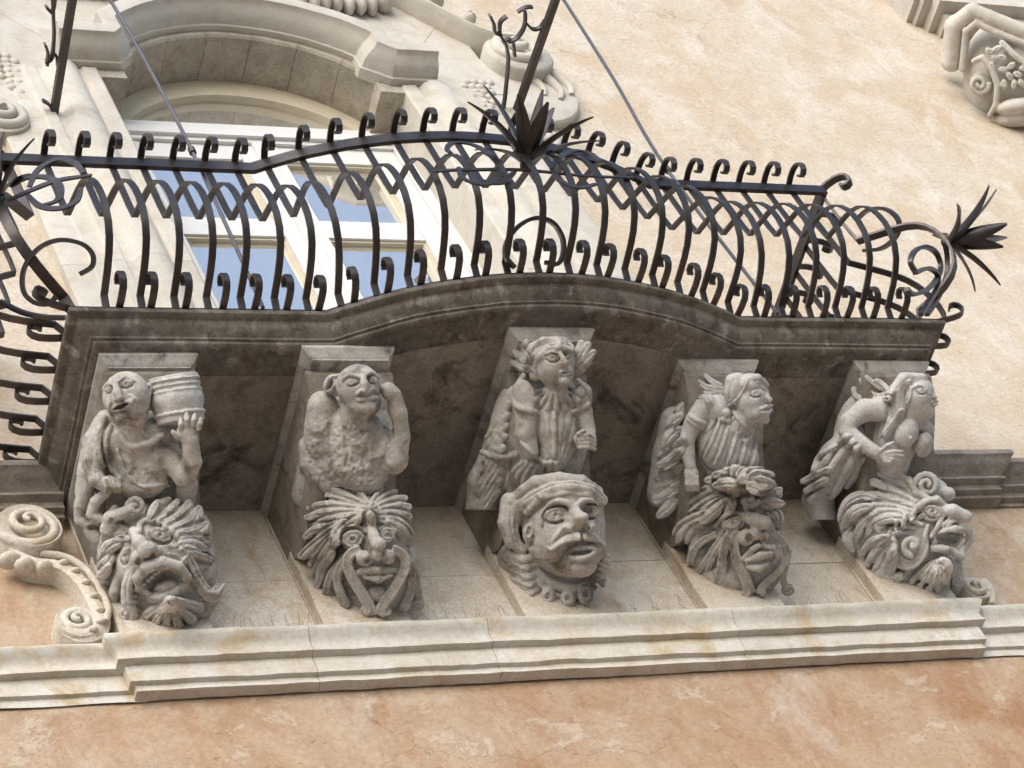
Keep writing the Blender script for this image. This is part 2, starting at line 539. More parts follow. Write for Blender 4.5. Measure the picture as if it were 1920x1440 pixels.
# hood moulding
HPR = [(0.0, -0.03), (0.0, -0.098), (0.012, -0.104), (0.016, -0.120), (0.024, -0.150), (0.042, -0.185), (0.070, -0.212), (0.084, -0.235), (0.088, -0.252), (0.160, -0.258), (0.185, -0.25), (0.19, -0.03)]
hp = [(-1.16, 3.862), (-0.80, 3.862), (-0.70, 3.985)]
for i in range(21):
    a = RAD(-46 + 92 * i / 20)
    hp.append(((AR + 0.062) * math.sin(a), AZ + (AR + 0.045) * math.cos(a)))
hp += [(0.70, 3.985), (0.86, 3.862), (1.16, 3.862)]
P2 = [Vector((x, z)) for x, z in hp]
hr = []
for i, p in enumerate(P2):
    t1 = (P2[i] - P2[i - 1]).normalized() if i else None
    t2 = (P2[i + 1] - P2[i]).normalized() if i < len(P2) - 1 else None
    t1 = t1 or t2; t2 = t2 or t1
    n1 = Vector((-t1.y, t1.x)); n2 = Vector((-t2.y, t2.x))
    nn = (n1 + n2) / (1 + n1.dot(n2))
    hr.append([(p.x + nn.x * o, y, p.y + nn.y * o) for o, y in HPR])
MB().loft(hr).build('hood_moulding', M['surround'], surround, 30, 0.003)

# scrolled wings beside the hood
def relief(name, px, y0, rad, parent, m, flat=1.0, n=8, mirror=False, per=6):
    pts = smooth_path([onp(a, b, 1, y0) for a, b in px], per)
    if mirror:
        pts = [Vector((-p.x, p.y, p.z)) for p in pts]
    rr = rad if not isinstance(rad, (list, tuple)) else [rad[0] + (rad[1] - rad[0]) * i / (len(pts) - 1) for i in range(len(pts))]
    return MB().tube(pts, rr, n).build(name, m, parent, 50, 0.002)

def disc(cx, cz, r, y0, y1, sx=1):
    return [[(sx * (cx + rr * math.cos(2 * math.pi * k / 40)), y, cz + rr * math.sin(2 * math.pi * k / 40)) for k in range(40)] for rr, y in ((r, y1), (r, y0 + 0.02), (r - 0.012, y0 + 0.005), (r - 0.03, y0))]

def spiral(cx, cz, r0, r1, turns, a0, y0, y1, n=40, sx=1):
    out = []
    for i in range(n + 1):
        t = i / n
        a = a0 + turns * 2 * math.pi * t
        r = r0 + (r1 - r0) * t ** 0.8
        out.append(Vector((sx * (cx + r * math.cos(a)), y0 + (y1 - y0) * t, cz + r * math.sin(a))))
    return out

def rail_moulding(pts, wid, d0, d1):
    """raised moulding with a rounded lip following pts in the wall plane"""
    rings = []
    for i, p in enumerate(pts):
        t = (pts[min(i + 1, len(pts) - 1)] - pts[max(i - 1, 0)]).normalized()
        nn = Vector((-t.z, 0, t.x))
        ww = wid[i] if isinstance(wid, list) else wid
        rings.append([p + nn * (ww * a) + Vector((0, -d, 0)) for a, d in ((-0.5, d0), (-0.5, d1 * 0.8), (-0.32, d1), (0.1, d1 * 0.92), (0.32, d1 * 0.6), (0.5, d1 * 0.5), (0.5, d0))])
    return rings

for sx in (-1, 1):
    wing = MB()
    wing.loft(disc(1.74, 3.95, 0.40, -0.03, 0.05, sx))
    wing.build('wing_plate', M['surround'], surround, 30, 0.003)
    pts = smooth_path([(sx * 0.95, 0, 5.35), (sx * 1.22, 0, 5.08), (sx * 1.45, 0, 4.78), (sx * 1.62, 0, 4.55), (sx * 1.74, 0, 4.45), (sx * 1.88, 0, 4.42), (sx * 1.98, 0, 4.34)], 8)
    MB().loft(rail_moulding(pts, 0.10 * sx, -0.02, 0.17)).build('wing_scroll', M['surround'], surround, 40, 0.003)
    sp = spiral(1.86, 4.27, 0.185, 0.02, 1.7, RAD(60), -0.11, -0.18, 60, sx)
    MB().tube(sp, [0.046 - 0.018 * i / 60 for i in range(61)], 8).build('volute', M['surround'], surround, 60, 0.002)
    MB().loft([[(sx * (1.86 + rr * math.cos(2 * math.pi * k / 28)), y, 4.27 + rr * math.sin(2 * math.pi * k / 28)) for k in range(28)] for rr, y in ((0.225, 0.04), (0.225, -0.10), (0.21, -0.12), (0.05, -0.135))]).build('volute_boss', M['surround'], surround, 50, 0.003)
    # curled leaves on the scroll and the wing
    for (cx, cz, r, rot) in ((1.50, 4.95, 0.07, 20), (1.66, 4.72, 0.055, -10), (1.36, 5.12, 0.085, 30)):
        lf = MB()
        for q in range(3):
            a = RAD(rot + 40 * (q - 1))
            lf.ball((sx * (cx + r * 0.7 * math.cos(a)), -0.09, cz + r * 0.7 * math.sin(a)), (r * 0.75, 0.06, r * 0.36), 12, 8, (Vector((sx * math.cos(a), 0, math.sin(a))), Vector((0, 1, 0)), Vector((-sx * math.sin(a), 0, math.cos(a)))))
        lf.build('leaf', M['surround'], surround, 60, 0.003)
    for (pa, ra) in (([(2.02, 4.20), (2.08, 4.12), (2.12, 4.00), (2.09, 3.90)], 0.045), ([(1.98, 4.12), (2.02, 4.02), (2.03, 3.92), (1.99, 3.84)], 0.040), ([(1.90, 4.06), (1.92, 3.97), (1.90, 3.88)], 0.032)):
        pp = smooth_path([Vector((sx * x, -0.035, z)) for x, z in pa], 6)
        MB().tube(pp, [ra * (1.0 - 0.6 * i / (len(pp) - 1)) for i in range(len(pp))], 8).build('leaf', M['surround'], surround, 60, 0.004)
    # rows of carved scales in a tapering pendant beside the window
    for row in range(8):
        for q in range(max(1, 4 - row // 2)):
            sxx = 1.575 - 0.052 * q - 0.018 * row - 0.020 * (row % 2)
            szz = 4.00 - 0.060 * row
            MB().ball((sx * sxx, -0.030, szz), (0.028, 0.022, 0.032), 8, 6).build('scale', M['surround'], surround, 60)
    sp = spiral(1.62, 3.28, 0.15, 0.015, 2.2, RAD(100), -0.05, -0.11, 60, sx)
    MB().tube(sp, [0.034 - 0.012 * i / 60 for i in range(61)], 8).build('volute', M['surround'], surround, 60, 0.002)
    MB().loft([[(sx * (1.62 + rr * math.cos(2 * math.pi * k / 28)), y, 3.28 + rr * math.sin(2 * math.pi * k / 28)) for k in range(28)] for rr, y in ((0.165, 0.04), (0.165, -0.05), (0.04, -0.075))]).build('volute_boss', M['surround'], surround, 50, 0.003)
# gadrooned swag above the hood
for sx in (-1, 1):
    for i in range(8):
        x = 0.52 + 0.078 * i
        MB().ball((sx * x, -0.09, 4.845 + 0.012 * math.sin(i * 2.1)), (0.040, 0.075, 0.10), 10, 8).build('swag_lobe', M['surround'], surround, 60, 0.006)
    MB().ball((sx * 1.17, -0.09, 4.90), (0.06, 0.08, 0.09), 10, 8).build('swag_lobe', M['surround'], surround, 60, 0.008)

# ------------------------------------------------------------------ window
window = empty('balcony_window', (0, 0.28, 0.0), 'tall white framed window reflecting blue sky behind the railing', 'window')
FY0, FY1 = 0.245, 0.315
fr = MB()
fr.box(-0.93, -0.86, FY0 - 0.02, FY1, 0.0, 3.80)
fr.box(0.86, 0.93, FY0 - 0.02, FY1, 0.0, 3.80)
fr.box(-0.86, 0.86, FY0 - 0.02, FY1, 3.60, 3.80)
fr.box(-0.86, 0.86, FY0 - 0.045, FY0 - 0.02, 3.635, 3.70)
fr.build('outer_frame', M['white_paint'], window)
# arched light above
lr, lz = 0.86, 3.33
def arc_ring(r, y, n=24, zmin=3.80):
    out = []
    amax = math.acos(max(-1, min(1, (zmin - lz) / r)))
    for i in range(n + 1):
        a = -amax + 2 * amax * i / n
        out.append(Vector((r * math.sin(a), y, lz + r * math.cos(a))))
    return out
ro, ri = arc_ring(1.06, FY0), arc_ring(0.86, FY0)
rings = [[o, i_, Vector((i_.x, FY1, i_.z)), Vector((o.x, FY1, o.z))] for o, i_ in zip(ro, ri)]
lun = MB().loft(rings).build('arched_frame', M['cream_paint'], window, 30)
ap = arc_ring(0.87, 0.30)
v = ap + [Vector((p.x, 0.306, p.z)) for p in ap]
n = len(ap)
mesh('lunette_pane', v, [tuple(range(n)), tuple(reversed(range(n, 2 * n)))] + [(i, (i + 1) % n, n + (i + 1) % n, n + i) for i in range(n)], M['glass'], window)
# two casement leaves
zr = [(0.0, 0.55, 'rail'), (0.55, 1.20, 'pane'), (1.20, 1.38, 'rail'), (1.38, 2.62, 'pane'), (2.62, 2.80, 'rail'), (2.80, 3.44, 'pane'), (3.44, 3.60, 'rail')]
for sx in (-1, 1):
    leaf = empty('casement', (0, 0.28, 0.0))
    leaf.parent = window
    leaf.location = (0, 0, 0)
    def bx(nm, xa, xb, ya, yb, za, zb_, mm=None):
        mm = mm or (M['cream_paint'] if nm == 'bead' else M['white_paint'])
        a, b_ = sorted((sx * xa, sx * xb))
        return MB().box(a, b_, ya, yb, za, zb_).build(nm, mm, leaf)
    bx('stile', 0.012, 0.125, FY0, FY1, 0.0, 3.598)
    bx('stile', 0.715, 0.857, FY0, FY1, 0.0, 3.598)
    for za, zb_, kind in zr:
        if kind == 'rail':
            bx('rail', 0.127, 0.713, FY0 + 0.004, FY1 - 0.003, za + 0.002, zb_ - 0.002)
            if za > 1: bx('bead', 0.127, 0.713, FY0 + 0.02, FY1 - 0.012, za - 0.016, za)
        else:
            bx('pane', 0.115, 0.725, 0.292, 0.298, za - 0.01, zb_ + 0.01, M['glass'])
            bx('bead', 0.127, 0.142, FY0 + 0.02, 0.291, za + 0.004, zb_ - 0.02)
            bx('bead', 0.698, 0.713, FY0 + 0.02, 0.291, za + 0.004, zb_ - 0.02)
MB().box(-0.032, 0.032, FY0 - 0.022, FY0 + 0.002, 0.0, 3.597).build('astragal', M['white_paint'], window)
# the room behind
rm = MB()
rm.box(-3, 3, 0.61, 0.66, -0.3, 5.2)
tag(rm.build('room_backing', M['dark_room'], facade), kind=None)
# ------------------------------------------------------------------ balcony slab
balcony = empty('balcony_slab', (0, 0, -0.13), 'dark weathered stone balcony slab with moulded bowed front edge', 'balcony')
HWID, DEP, KX, APEX = 2.2, 0.993, 1.04, 1.212
ARR = (KX ** 2 + (APEX - DEP) ** 2) / (2 * (APEX - DEP))
ACY = -(APEX - ARR)
def front_y(x):
    return -DEP if abs(x) >= KX else ACY - math.sqrt(ARR ** 2 - x * x)

plan = [Vector((-HWID, 0.03)), Vector((-HWID, -0.3)), Vector((-HWID, -0.62)), Vector((-HWID, -DEP))]
plan += [Vector((x, -DEP)) for x in (-1.85, -1.58, -1.31, -1.04)]
plan += [Vector((-KX + 2 * KX * i / 24, front_y(-KX + 2 * KX * i / 24))) for i in range(1, 24)]
plan += [Vector((x, -DEP)) for x in (1.04, 1.31, 1.58, 1.85, 2.2)]
plan += [Vector((HWID, -0.62)), Vector((HWID, -0.3)), Vector((HWID, 0.03))]
def mitre(P):
    out = []
    for i, p in enumerate(P):
        t1 = (P[i] - P[i - 1]).normalized() if i else None
        t2 = (P[i + 1] - P[i]).normalized() if i < len(P) - 1 else None
        t1 = t1 or t2; t2 = t2 or t1
        n1 = Vector((t1.y, -t1.x)); n2 = Vector((t2.y, -t2.x))
        out.append((n1 + n2) / (1 + n1.dot(n2)))
    return out
MIT = mitre(plan)
EDGE = [(0.004, 0.0), (-0.004, -0.006), (-0.006, -0.018), (-0.002, -0.031), (0.010, -0.037), (0.030, -0.040), (0.036, -0.046), (0.040, -0.056), (0.052, -0.070), (0.072, -0.082),
        (0.084, -0.090), (0.086, -0.099), (0.098, -0.102), (0.101, -0.112), (0.110, -0.119), (0.134, -0.123), (0.30, -0.124), (0.30, 0.0)]
def edge_rings(i0, i1):
    return [[(plan[i].x - MIT[i].x * t, plan[i].y - MIT[i].y * t, z) for t, z in EDGE] for i in range(i0, i1 + 1)]
mid = len(plan) // 2
for nm, (a, b_) in (('edge_stone', (0, 7)), ('edge_stone', (7, mid)), ('edge_stone', (mid, len(plan) - 8)), ('edge_stone', (len(plan) - 8, len(plan) - 1))):
    rr = edge_rings(a, b_)
    MB().loft(rr).build(nm, M['slab'], balcony, 32, 0.0035)
inn = [(plan[i].x - MIT[i].x * 0.285, plan[i].y - MIT[i].y * 0.285) for i in range(len(plan))]
# soffit flags between the corbels, butted at joints
def soffit_poly(x0, x1):
    xs_ = sorted({x0, x1} | {p.x for p in plan if x0 < p.x < x1})
    return xs_
for x0, x1 in ((-1.93, -0.96), (-0.96, 0.0), (0.0, 0.93), (0.93, 1.93)):
    n = 10
    front = [(x0 + 0.001 + (x1 - x0 - 0.002) * i / n, front_y(x0 + (x1 - x0) * i / n) + 0.26) for i in range(n + 1)]
    zb_ = -0.1265 - rnd.uniform(0, 0.002)
    ring = [(x, y) for x, y in front] + [(x1 - 0.001, 0.03), (x0 + 0.001, 0.03)]
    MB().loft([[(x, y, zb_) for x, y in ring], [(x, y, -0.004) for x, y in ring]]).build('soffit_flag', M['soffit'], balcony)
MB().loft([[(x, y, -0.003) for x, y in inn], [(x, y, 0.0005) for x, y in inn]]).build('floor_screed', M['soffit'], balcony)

# ------------------------------------------------------------------ railing
railing = empty('balcony_railing', (0, -1.0, 0.0), 'black wrought iron bellied balcony railing with scrolled bars and leaf rosettes', 'railing')
RZ = 1.135
PROF = [(0.0, 0.0), (0.027, 0.056), (0.085, 0.066), (0.145, 0.078), (0.207, 0.098), (0.265, 0.130), (0.312, 0.180), (0.342, 0.245), (0.356, 0.315), (0.357, 0.380), (0.349, 0.440), (0.330, 0.500),
        (0.299, 0.550), (0.258, 0.588), (0.205, 0.620), (0.145, 0.648), (0.085, 0.676), (0.024, 0.704), (0.022, 0.80), (0.027, 0.95), (0.033, 1.10), (0.036, 1.150), (0.050, 1.172), (0.090, 1.180), (0.135, 1.180), (0.170, 1.168),
        (0.192, 1.145), (0.198, 1.118), (0.188, 1.094), (0.166, 1.084), (0.146, 1.092), (0.140, 1.112)]
def bar_mesh(name, prof, wid, th):
    mb = MB()
    mb.strip([(0, -o, z) for o, z in prof], (1, 0, 0), wid, th)
    o = mb.build(name, M['iron'])
    me = o.data
    bpy.data.objects.remove(o)
    return me
BAR = bar_mesh('baluster', PROF, 0.031, 0.010)
FOOT = bar_mesh('scroll_foot', [(-0.01, 0.006), (0.03, 0.005), (0.07, 0.006), (0.108, 0.013), (0.132, 0.030), (0.143, 0.056), (0.138, 0.084), (0.118, 0.101), (0.094, 0.096), (0.082, 0.076)], 0.031, 0.010)
CORNER = bar_mesh('corner_bar', PROF, 0.046, 0.014)
def place(name, me, x, y, ang, parent=railing, z=0.0):
    o = bpy.data.objects.new(name, me)
    COL.objects.link(o)
    o.parent = parent
    o.location = (x - parent.location.x, y - parent.location.y, z - parent.location.z)
    o.rotation_euler = (0, 0, ang)
    return o
def wob():
    return rnd.uniform(-0.012, 0.012)
for i in range(27):
    x = -2.035 + 0.15135 * i
    ang = 0.3 * math.asin(x / ARR) if abs(x) < KX else 0.0
    y = front_y(x)
    place('baluster', BAR, x + wob() * 0.4, y + 0.0, ang + wob(), railing)
    place('scroll_foot', FOOT, x + 0.052 * math.cos(ang) + wob(), front_y(x + 0.052) + 0.012, ang + wob() * 3)
for sx in (-1, 1):
    for k in range(6):
        y = -0.868 + 0.163 * k
        place('baluster', BAR, sx * (HWID if sx < 0 else 2.06), y, sx * math.pi / 2 + wob())
        if k < 5:
            place('scroll_foot', FOOT, sx * (HWID - 0.01), y + 0.034, sx * math.pi / 2 + wob() * 3)
    place('corner_bar', CORNER, sx * (HWID - (0.01 if sx < 0 else 0.13)), -DEP + 0.01, sx * math.pi / 4)
    place('scroll_foot', FOOT, sx * (HWID - 0.0), -DEP + 0.01, sx * (math.pi / 4 + 0.5))
# rails follow the plan
def rail_path(off):
    P = [(-HWID + 0.0, 0.02), (-HWID, -DEP)]
    pts = []
    for i, p in enumerate(plan):
        pts.append(Vector((p.x + MIT[i].x * off, p.y + MIT[i].y * off, 0)))
    return pts
tp = rail_path(0.045)
for i_, p_ in enumerate(tp):
    if plan[i_].x > 2.1:
        p_.x -= 0.16
MB().loft([[(p.x - MIT[i].x * a, p.y - MIT[i].y * a, RZ + b_) for a, b_ in ((0.011, -0.038), (-0.011, -0.038), (-0.011, 0.030), (0.011, 0.030))] for i, p in enumerate(tp)]).build('top_rail', M['iron'], railing, 30, 0.002)
bp = rail_path(0.0)
MB().loft([[(p.x - MIT[i].x * a, p.y - MIT[i].y * a, b_) for a, b_ in ((0.002, 0.0), (0.05, 0.0), (0.05, 0.012), (0.002, 0.012))] for i, p in enumerate(bp)]).build('base_rail', M['iron'], railing, 30, 0.001)

# leaf rosettes at the corners and the centre of the belly
def petal(base, d, up, ln, wd, curl, parent):
    d = Vector(d).normalized(); up = Vector(up).normalized()
    side = d.cross(up).normalized()
    nrm = side.cross(d).normalized()
    rings = []
    for i in range(11):
        t = i / 10
        p = Vector(base) + d * (ln * t) + nrm * (curl * ln * t * t)
        w_ = wd * 0.82 * (math.sin(math.pi * min(1.0, t * 0.86 + 0.12)) ** 0.7) * (1.0 - 0.25 * t) + 0.002
        th = 0.005
        rings.append([p - side * w_ + nrm * (w_ * 0.35), p - side * w_ * 0.5 + nrm * (w_ * 0.05 - th * 0.5), p - nrm * th, p + side * w_ * 0.5 + nrm * (w_ * 0.05 - th * 0.5), p + side * w_ + nrm * (w_ * 0.35),
                      p + side * w_ * 0.5 + nrm * (w_ * 0.05 + th * 0.5), p + nrm * th * 0.6, p - side * w_ * 0.5 + nrm * (w_ * 0.05 + th * 0.5)])
    return MB().loft(rings).build('petal', M['iron'], parent, 40)
def rosette(base, axis, spec, ln):
    r = empty('leaf_rosette', (0, 0, 0))
    r.parent = railing
    r.location = Vector(base) - railing.location
    ax = Vector(axis).normalized()
    e1 = ax.cross(Vector((0, 0, 1))).normalized(); e2 = ax.cross(e1)
    for phi, op, l, w_, cu in spec:
        a = RAD(phi); o = RAD(op)
        rad = e1 * math.cos(a) + e2 * math.sin(a)
        d = ax * math.cos(o) + rad * math.sin(o)
        petal(base, d, -rad, ln * l, w_, -cu, r)
    MB().ball(base, 0.024).build('boss', M['iron'], r)
    return r
SPEC = [(0, 40, 1.0, 0.046, 0.30), (40, 32, 0.95, 0.050, 0.15), (85, 24, 0.8, 0.052, 0.0), (130, 36, 0.95, 0.046, 0.2), (175, 46, 0.95, 0.046, 0.3), (220, 30, 1.0, 0.050, 0.2), (265, 42, 0.95, 0.050, 0.4), (310, 26, 1.05, 0.048, 0.2), (20, 66, 0.85, 0.034, 0.4), (200, 12, 0.9, 0.044, -0.1), (240, 62, 0.85, 0.034, 0.45)]
rosette((-0.03, -1.49, 0.47), (0.14, -0.85, 0.50), SPEC, 0.40)
rosette((2.40, -1.17, 0.44), (0.93, -0.32, -0.22), SPEC, 0.36)
rosette((-2.43, -1.24, 0.44), (-0.55, -0.62, 0.55), SPEC, 0.30)

def leaf_scroll(px, p0, nrm, wid, th=0.008, per=6):
    nrm = Vector(nrm).normalized()
    pts = smooth_path([onplane(a, b, p0, nrm) for a, b in px], per)
    n = len(pts)
    wd = []
    for i in range(n):
        t = (pts[min(i + 1, n - 1)] - pts[max(i - 1, 0)]).normalized()
        wd.append(t.cross(nrm))
    ww = [wid * (0.55 + 0.45 * math.sin(math.pi * i / (n - 1))) for i in range(n)]
    return MB().strip(pts, wd, ww, th).build('leaf_scroll', M['iron'], railing, 40)
for p0, nrm, curves in (((-0.03, -1.50, 0.47), (0.0, -0.96, 0.28), [[(812, 322), (850, 319), (900, 318), (985, 319), (1100, 330), (1188, 333)],
                           [(846, 288), (838, 279), (850, 268), (885, 271), (918, 289), (936, 308), (936, 330), (915, 345), (890, 344), (866, 332), (860, 314)],
                           [(1035, 318), (1048, 296), (1075, 283), (1105, 287), (1128, 305)], [(1035, 320), (1052, 340), (1085, 352), (1118, 345)],
                           [(965, 322), (945, 340), (925, 344), (908, 338)]]),
                        ((-2.40, -1.25, 0.45), (-0.35, -0.92, 0.2), [[(16, 376), (60, 356), (110, 338), (172, 329)], [(55, 350), (72, 318), (108, 299), (140, 306), (157, 325)], [(52, 366), (74, 386), (110, 391), (142, 378), (152, 352)],
                          [(20, 350), (50, 334), (90, 333), (112, 350), (108, 375), (80, 385)]])):
    for c in curves:
        leaf_scroll(c, p0, nrm, 0.036)
def c_scroll(px, p0, nrm, r=0.011, per=7):
    pts = smooth_path([onplane(a, b, p0, nrm) for a, b in px], per)
    return MB().strip(pts, nrm, 0.024, 0.018).build('c_scroll', M['iron'], railing, 50)
c_scroll([(958, 505), (985, 497), (965, 502), (948, 480), (952, 450), (975, 422), (1005, 409), (1035, 417), (1054, 445), (1056, 475), (1045, 495), (1022, 492)][2:], (0, -1.40, 0.16), (0, -0.67, -0.74))
c_scroll([(150, 514), (172, 500), (174, 478), (155, 458), (115, 450), (78, 462), (52, 490), (42, 520), (46, 550), (66, 568), (90, 570), (105, 556)], (-2.40, -1.20, 0.16), (-0.5, -0.5, -0.7))
c_scroll([(0, 565), (40, 585), (80, 594), (122, 596)], (-2.3, -0.95, 0.10), (-0.6, -0.2, -0.77))
c_scroll([(1715, 508), (1707, 490), (1716, 470), (1735, 463), (1755, 474), (1764, 500), (1755, 525), (1735, 545), (1712, 552), (1700, 542)], (2.36, -1.13, 0.25), (0.5, -0.5, -0.4))
c_scroll([(1716, 512), (1740, 503), (1758, 515), (1757, 540), (1742, 565), (1727, 590)], (2.32, -1.08, 0.15), (0.6, -0.5, -0.5))
c_scroll([(1620, 470), (1655, 465), (1682, 440), (1684, 412), (1660, 392), (1628, 394), (1608, 410)], (2.42, -0.7, 0.45), (1.0, 0, 0))
c_scroll([(1770, 452), (1776, 480), (1774, 520), (1760, 555), (1738, 590)], (2.3, -1.1, 0.25), (0.6, -0.4, -0.5))

# ------------------------------------------------------------------ curtain poles and stay rods
def pole(label, base_px, tip_px, extra, zw):
    b = onp(base_px[0], base_px[1], 1, -0.03)
    t = onp(tip_px[0], tip_px[1], 2, b.z)
    root = empty('curtain_pole', b, label, 'iron pole', 'iron curtain poles beside the window')
    d = (t - b).normalized()
    MB().strip([b - d * 0.06, b + (t - b) * 0.5, t], (0, 0, 1), 0.040, 0.040).build('bar', M['iron'], root)
    MB().strip([b + d * 0.0, b + d * 0.02], (0, 0, 1), 0.06, 0.06).build('wall_collar', M['limestone'], root)
    for nm, px, z, wd in extra:
        pts = smooth_path([onp(a, c, 2, b.z + z) for a, c in px], 6)
        MB().strip(pts, (0, 0, 1), wd, 0.014).build(nm, M['iron'], root, 50)
    return root, t
pr, tr = pole('black iron pole leaving the wall above the centre leaf rosette', (967, 212), (1047, -16),
     [('hook', [(940, 205), (945, 195), (950, 150), (953, 110), (948, 82), (938, 65), (938, 42), (950, 30)], 0.06, 0.034), ('hook', [(938, 65), (928, 60), (926, 45), (918, 28)], 0.06, 0.034), ('hook', [(952, 78), (968, 72), (982, 52), (985, 28), (982, 16)], 0.05, 0.034), ('hook', [(984, 40), (998, 54), (1012, 52), (1022, 38)], 0.04, 0.03),
      ('hook', [(942, 78), (955, 74), (962, 80), (965, 105)], 0.06, 0.03), ('hook', [(970, 22), (985, 14), (998, 13)], 0.06, 0.03)], 0)
pl_, tl = pole('black iron pole leaving the wall left of the window', (100, 217), (151, -95),
     [('hook', [(85, 115), (97, 108), (101, 70), (100, 30), (98, -20), (96, -60)], 0.06, 0.034), ('hook', [(84, 82), (90, 100), (88, 122)], 0.06, 0.034), ('hook', [(97, 97), (106, 106), (108, 125)], 0.06, 0.03), ('hook', [(80, 188), (92, 196), (98, 208)], 0.0, 0.03), ('hook', [(86, 12), (98, 22), (104, -5)], 0.06, 0.03)], 0)
def rod(label, foot, clamp, tip):
    root = empty('stay_rod', foot, label, 'stay rod', 'grey stay rods from the poles to the balcony')
    pts = smooth_path([foot, clamp, (Vector(clamp) + Vector(tip)) * 0.5 + Vector((0.03, 0.02, 0)), tip], 6)
    MB().tube(pts, 0.0095, 8).build('rod', M['steel'], root)
    c = Vector(clamp)
    d = (Vector(tip) - Vector(foot)).normalized()
    MB().tube([c - d * 0.02, c + d * 0.02], 0.018, 8).build('clamp', M['iron'], root)
rod('grey stay rod crossing the railing in front of the window', onp(493, 577, 2, 0.0), onp(360, 283, 1, -1.0), tl)
rod('grey stay rod crossing the railing in front of the bare plaster', onp(1458, 588, 2, 0.0), onp(1251, 318, 1, -1.04), tr)
# ------------------------------------------------------------------ carving: solids blended on a voxel grid, then meshed
class Carve:
    """(a, b) are measurements on the photograph scaled by s from the corner (ox, oy); c is height above the bracket front, same unit."""
    def __init__(s, ox, oy, sc, xc, a0, a1, b0, b1, c0, c1, vox=0.0042, seed=1, ref=None):
        s.ox, s.oy, s.s = ox, oy, sc
        ref = np.array([xc, -0.5, -0.6] if ref is None else ref)
        s.d0 = float(-(CAM_ROT[2] @ (ref - CAM_POS))) + 0.12
        s.u = s.d0 / FPX / sc                         # metres per unit
        s.vox = vox / s.u                             # voxel edge in units
        s.o = np.array([a0, b0, c0], float)
        s.n = np.ceil((np.array([a1, b1, c1]) - s.o) / s.vox).astype(int) + 1
        s.g = np.full(tuple(s.n), 60.0, np.float32)
        s.rng = np.random.RandomState(seed)
    def sub(s, lo, hi):
        i0 = np.maximum(np.floor((np.array(lo) - s.o) / s.vox).astype(int), 0)
        i1 = np.minimum(np.ceil((np.array(hi) - s.o) / s.vox).astype(int) + 1, s.n)
        if np.any(i1 <= i0):
            return None, None
        sl = tuple(slice(i0[k], i1[k]) for k in range(3))
        ax = [(s.o[k] + s.vox * np.arange(i0[k], i1[k])).astype(np.float32) for k in range(3)]
        return sl, (ax[0][:, None, None], ax[1][None, :, None], ax[2][None, None, :])
    def put(s, sl, d, k, cut=False):
        g = s.g[sl]
        if cut:
            d = -d
            if k > 0:
                h = np.maximum(k - np.abs(g - d), 0) / k
                s.g[sl] = np.maximum(g, d) + h * h * k * 0.25
            else:
                s.g[sl] = np.maximum(g, d)
        elif k > 0:
            h = np.maximum(k - np.abs(g - d), 0) / k
            s.g[sl] = np.minimum(g, d) - h * h * k * 0.25
        else:
            s.g[sl] = np.minimum(g, d)
    def E(s, a, b, c, ra, rb, rc, rot=0, k=10, cut=False, tilt=0):
        R = max(ra, rb, rc)
        m = R + k + 3 * s.vox
        sl, X = s.sub((a - m, b - m, c - m), (a + m, b + m, c + m))
        if sl is None: return s
        x, y, z = X[0] - a, X[1] - b, X[2] - c
        if rot:
            co, si = math.cos(RAD(rot)), math.sin(RAD(rot))
            x, y = x * co + y * si, -x * si + y * co
        if tilt:
            co, si = math.cos(RAD(tilt)), math.sin(RAD(tilt))
            x, z = x * co + z * si, -x * si + z * co
        q = np.sqrt((x / ra) ** 2 + (y / rb) ** 2 + (z / rc) ** 2)
        g2 = np.sqrt((x / ra ** 2) ** 2 + (y / rb ** 2) ** 2 + (z / rc ** 2) ** 2)
        d = np.where(g2 > 1e-9, q * (q - 1) / np.maximum(g2, 1e-9), -min(ra, rb, rc))
        s.put(sl, d.astype(np.float32), k, cut)
        return s
    def cone(s, p, q, r0, r1, k, cut=False, flat=1.0):
        p = np.array(p, float); q = np.array(q, float)
        R = max(r0, r1); m = R + k + 3 * s.vox
        sl, X = s.sub(np.minimum(p, q) - m, np.maximum(p, q) + m)
        if sl is None: return
        d = q - p; L2 = max(float(d @ d), 1e-9)
        x, y, z = X[0] - p[0], X[1] - p[1], X[2] - p[2]
        t = np.clip((x * d[0] + y * d[1] + z * d[2]) / L2, 0, 1)
        dist = np.sqrt((x - t * d[0]) ** 2 + (y - t * d[1]) ** 2 + ((z - t * d[2]) / flat) ** 2) - (r0 + (r1 - r0) * t)
        s.put(sl, dist.astype(np.float32), k, cut)
    def T(s, pts, k=8, cut=False, flat=1.0):
        """tapered tube through (a, b, c, r)"""
        for p, q in zip(pts[:-1], pts[1:]):
            s.cone(p[:3], q[:3], p[3], q[3], k, cut, flat)
        return s
    def Cyl(s, p, q, r, k=3, cut=False, rnd_=4):
        p = np.array(p, float); q = np.array(q, float)
        m = r + k + 3 * s.vox
        sl, X = s.sub(np.minimum(p, q) - m, np.maximum(p, q) + m)
        if sl is None: return s
        d = q - p; L = float(np.linalg.norm(d)); d = d / L
        x, y, z = X[0] - p[0], X[1] - p[1], X[2] - p[2]
        t = x * d[0] + y * d[1] + z * d[2]
        rad = np.sqrt(np.maximum(x * x + y * y + z * z - t * t, 0)) - r + rnd_
        ax = np.abs(t - L / 2) - L / 2 + rnd_
        dist = np.minimum(np.maximum(rad, ax), 0) + np.sqrt(np.maximum(rad, 0) ** 2 + np.maximum(ax, 0) ** 2) - rnd_
        s.put(sl, dist.astype(np.float32), k, cut)
        return s
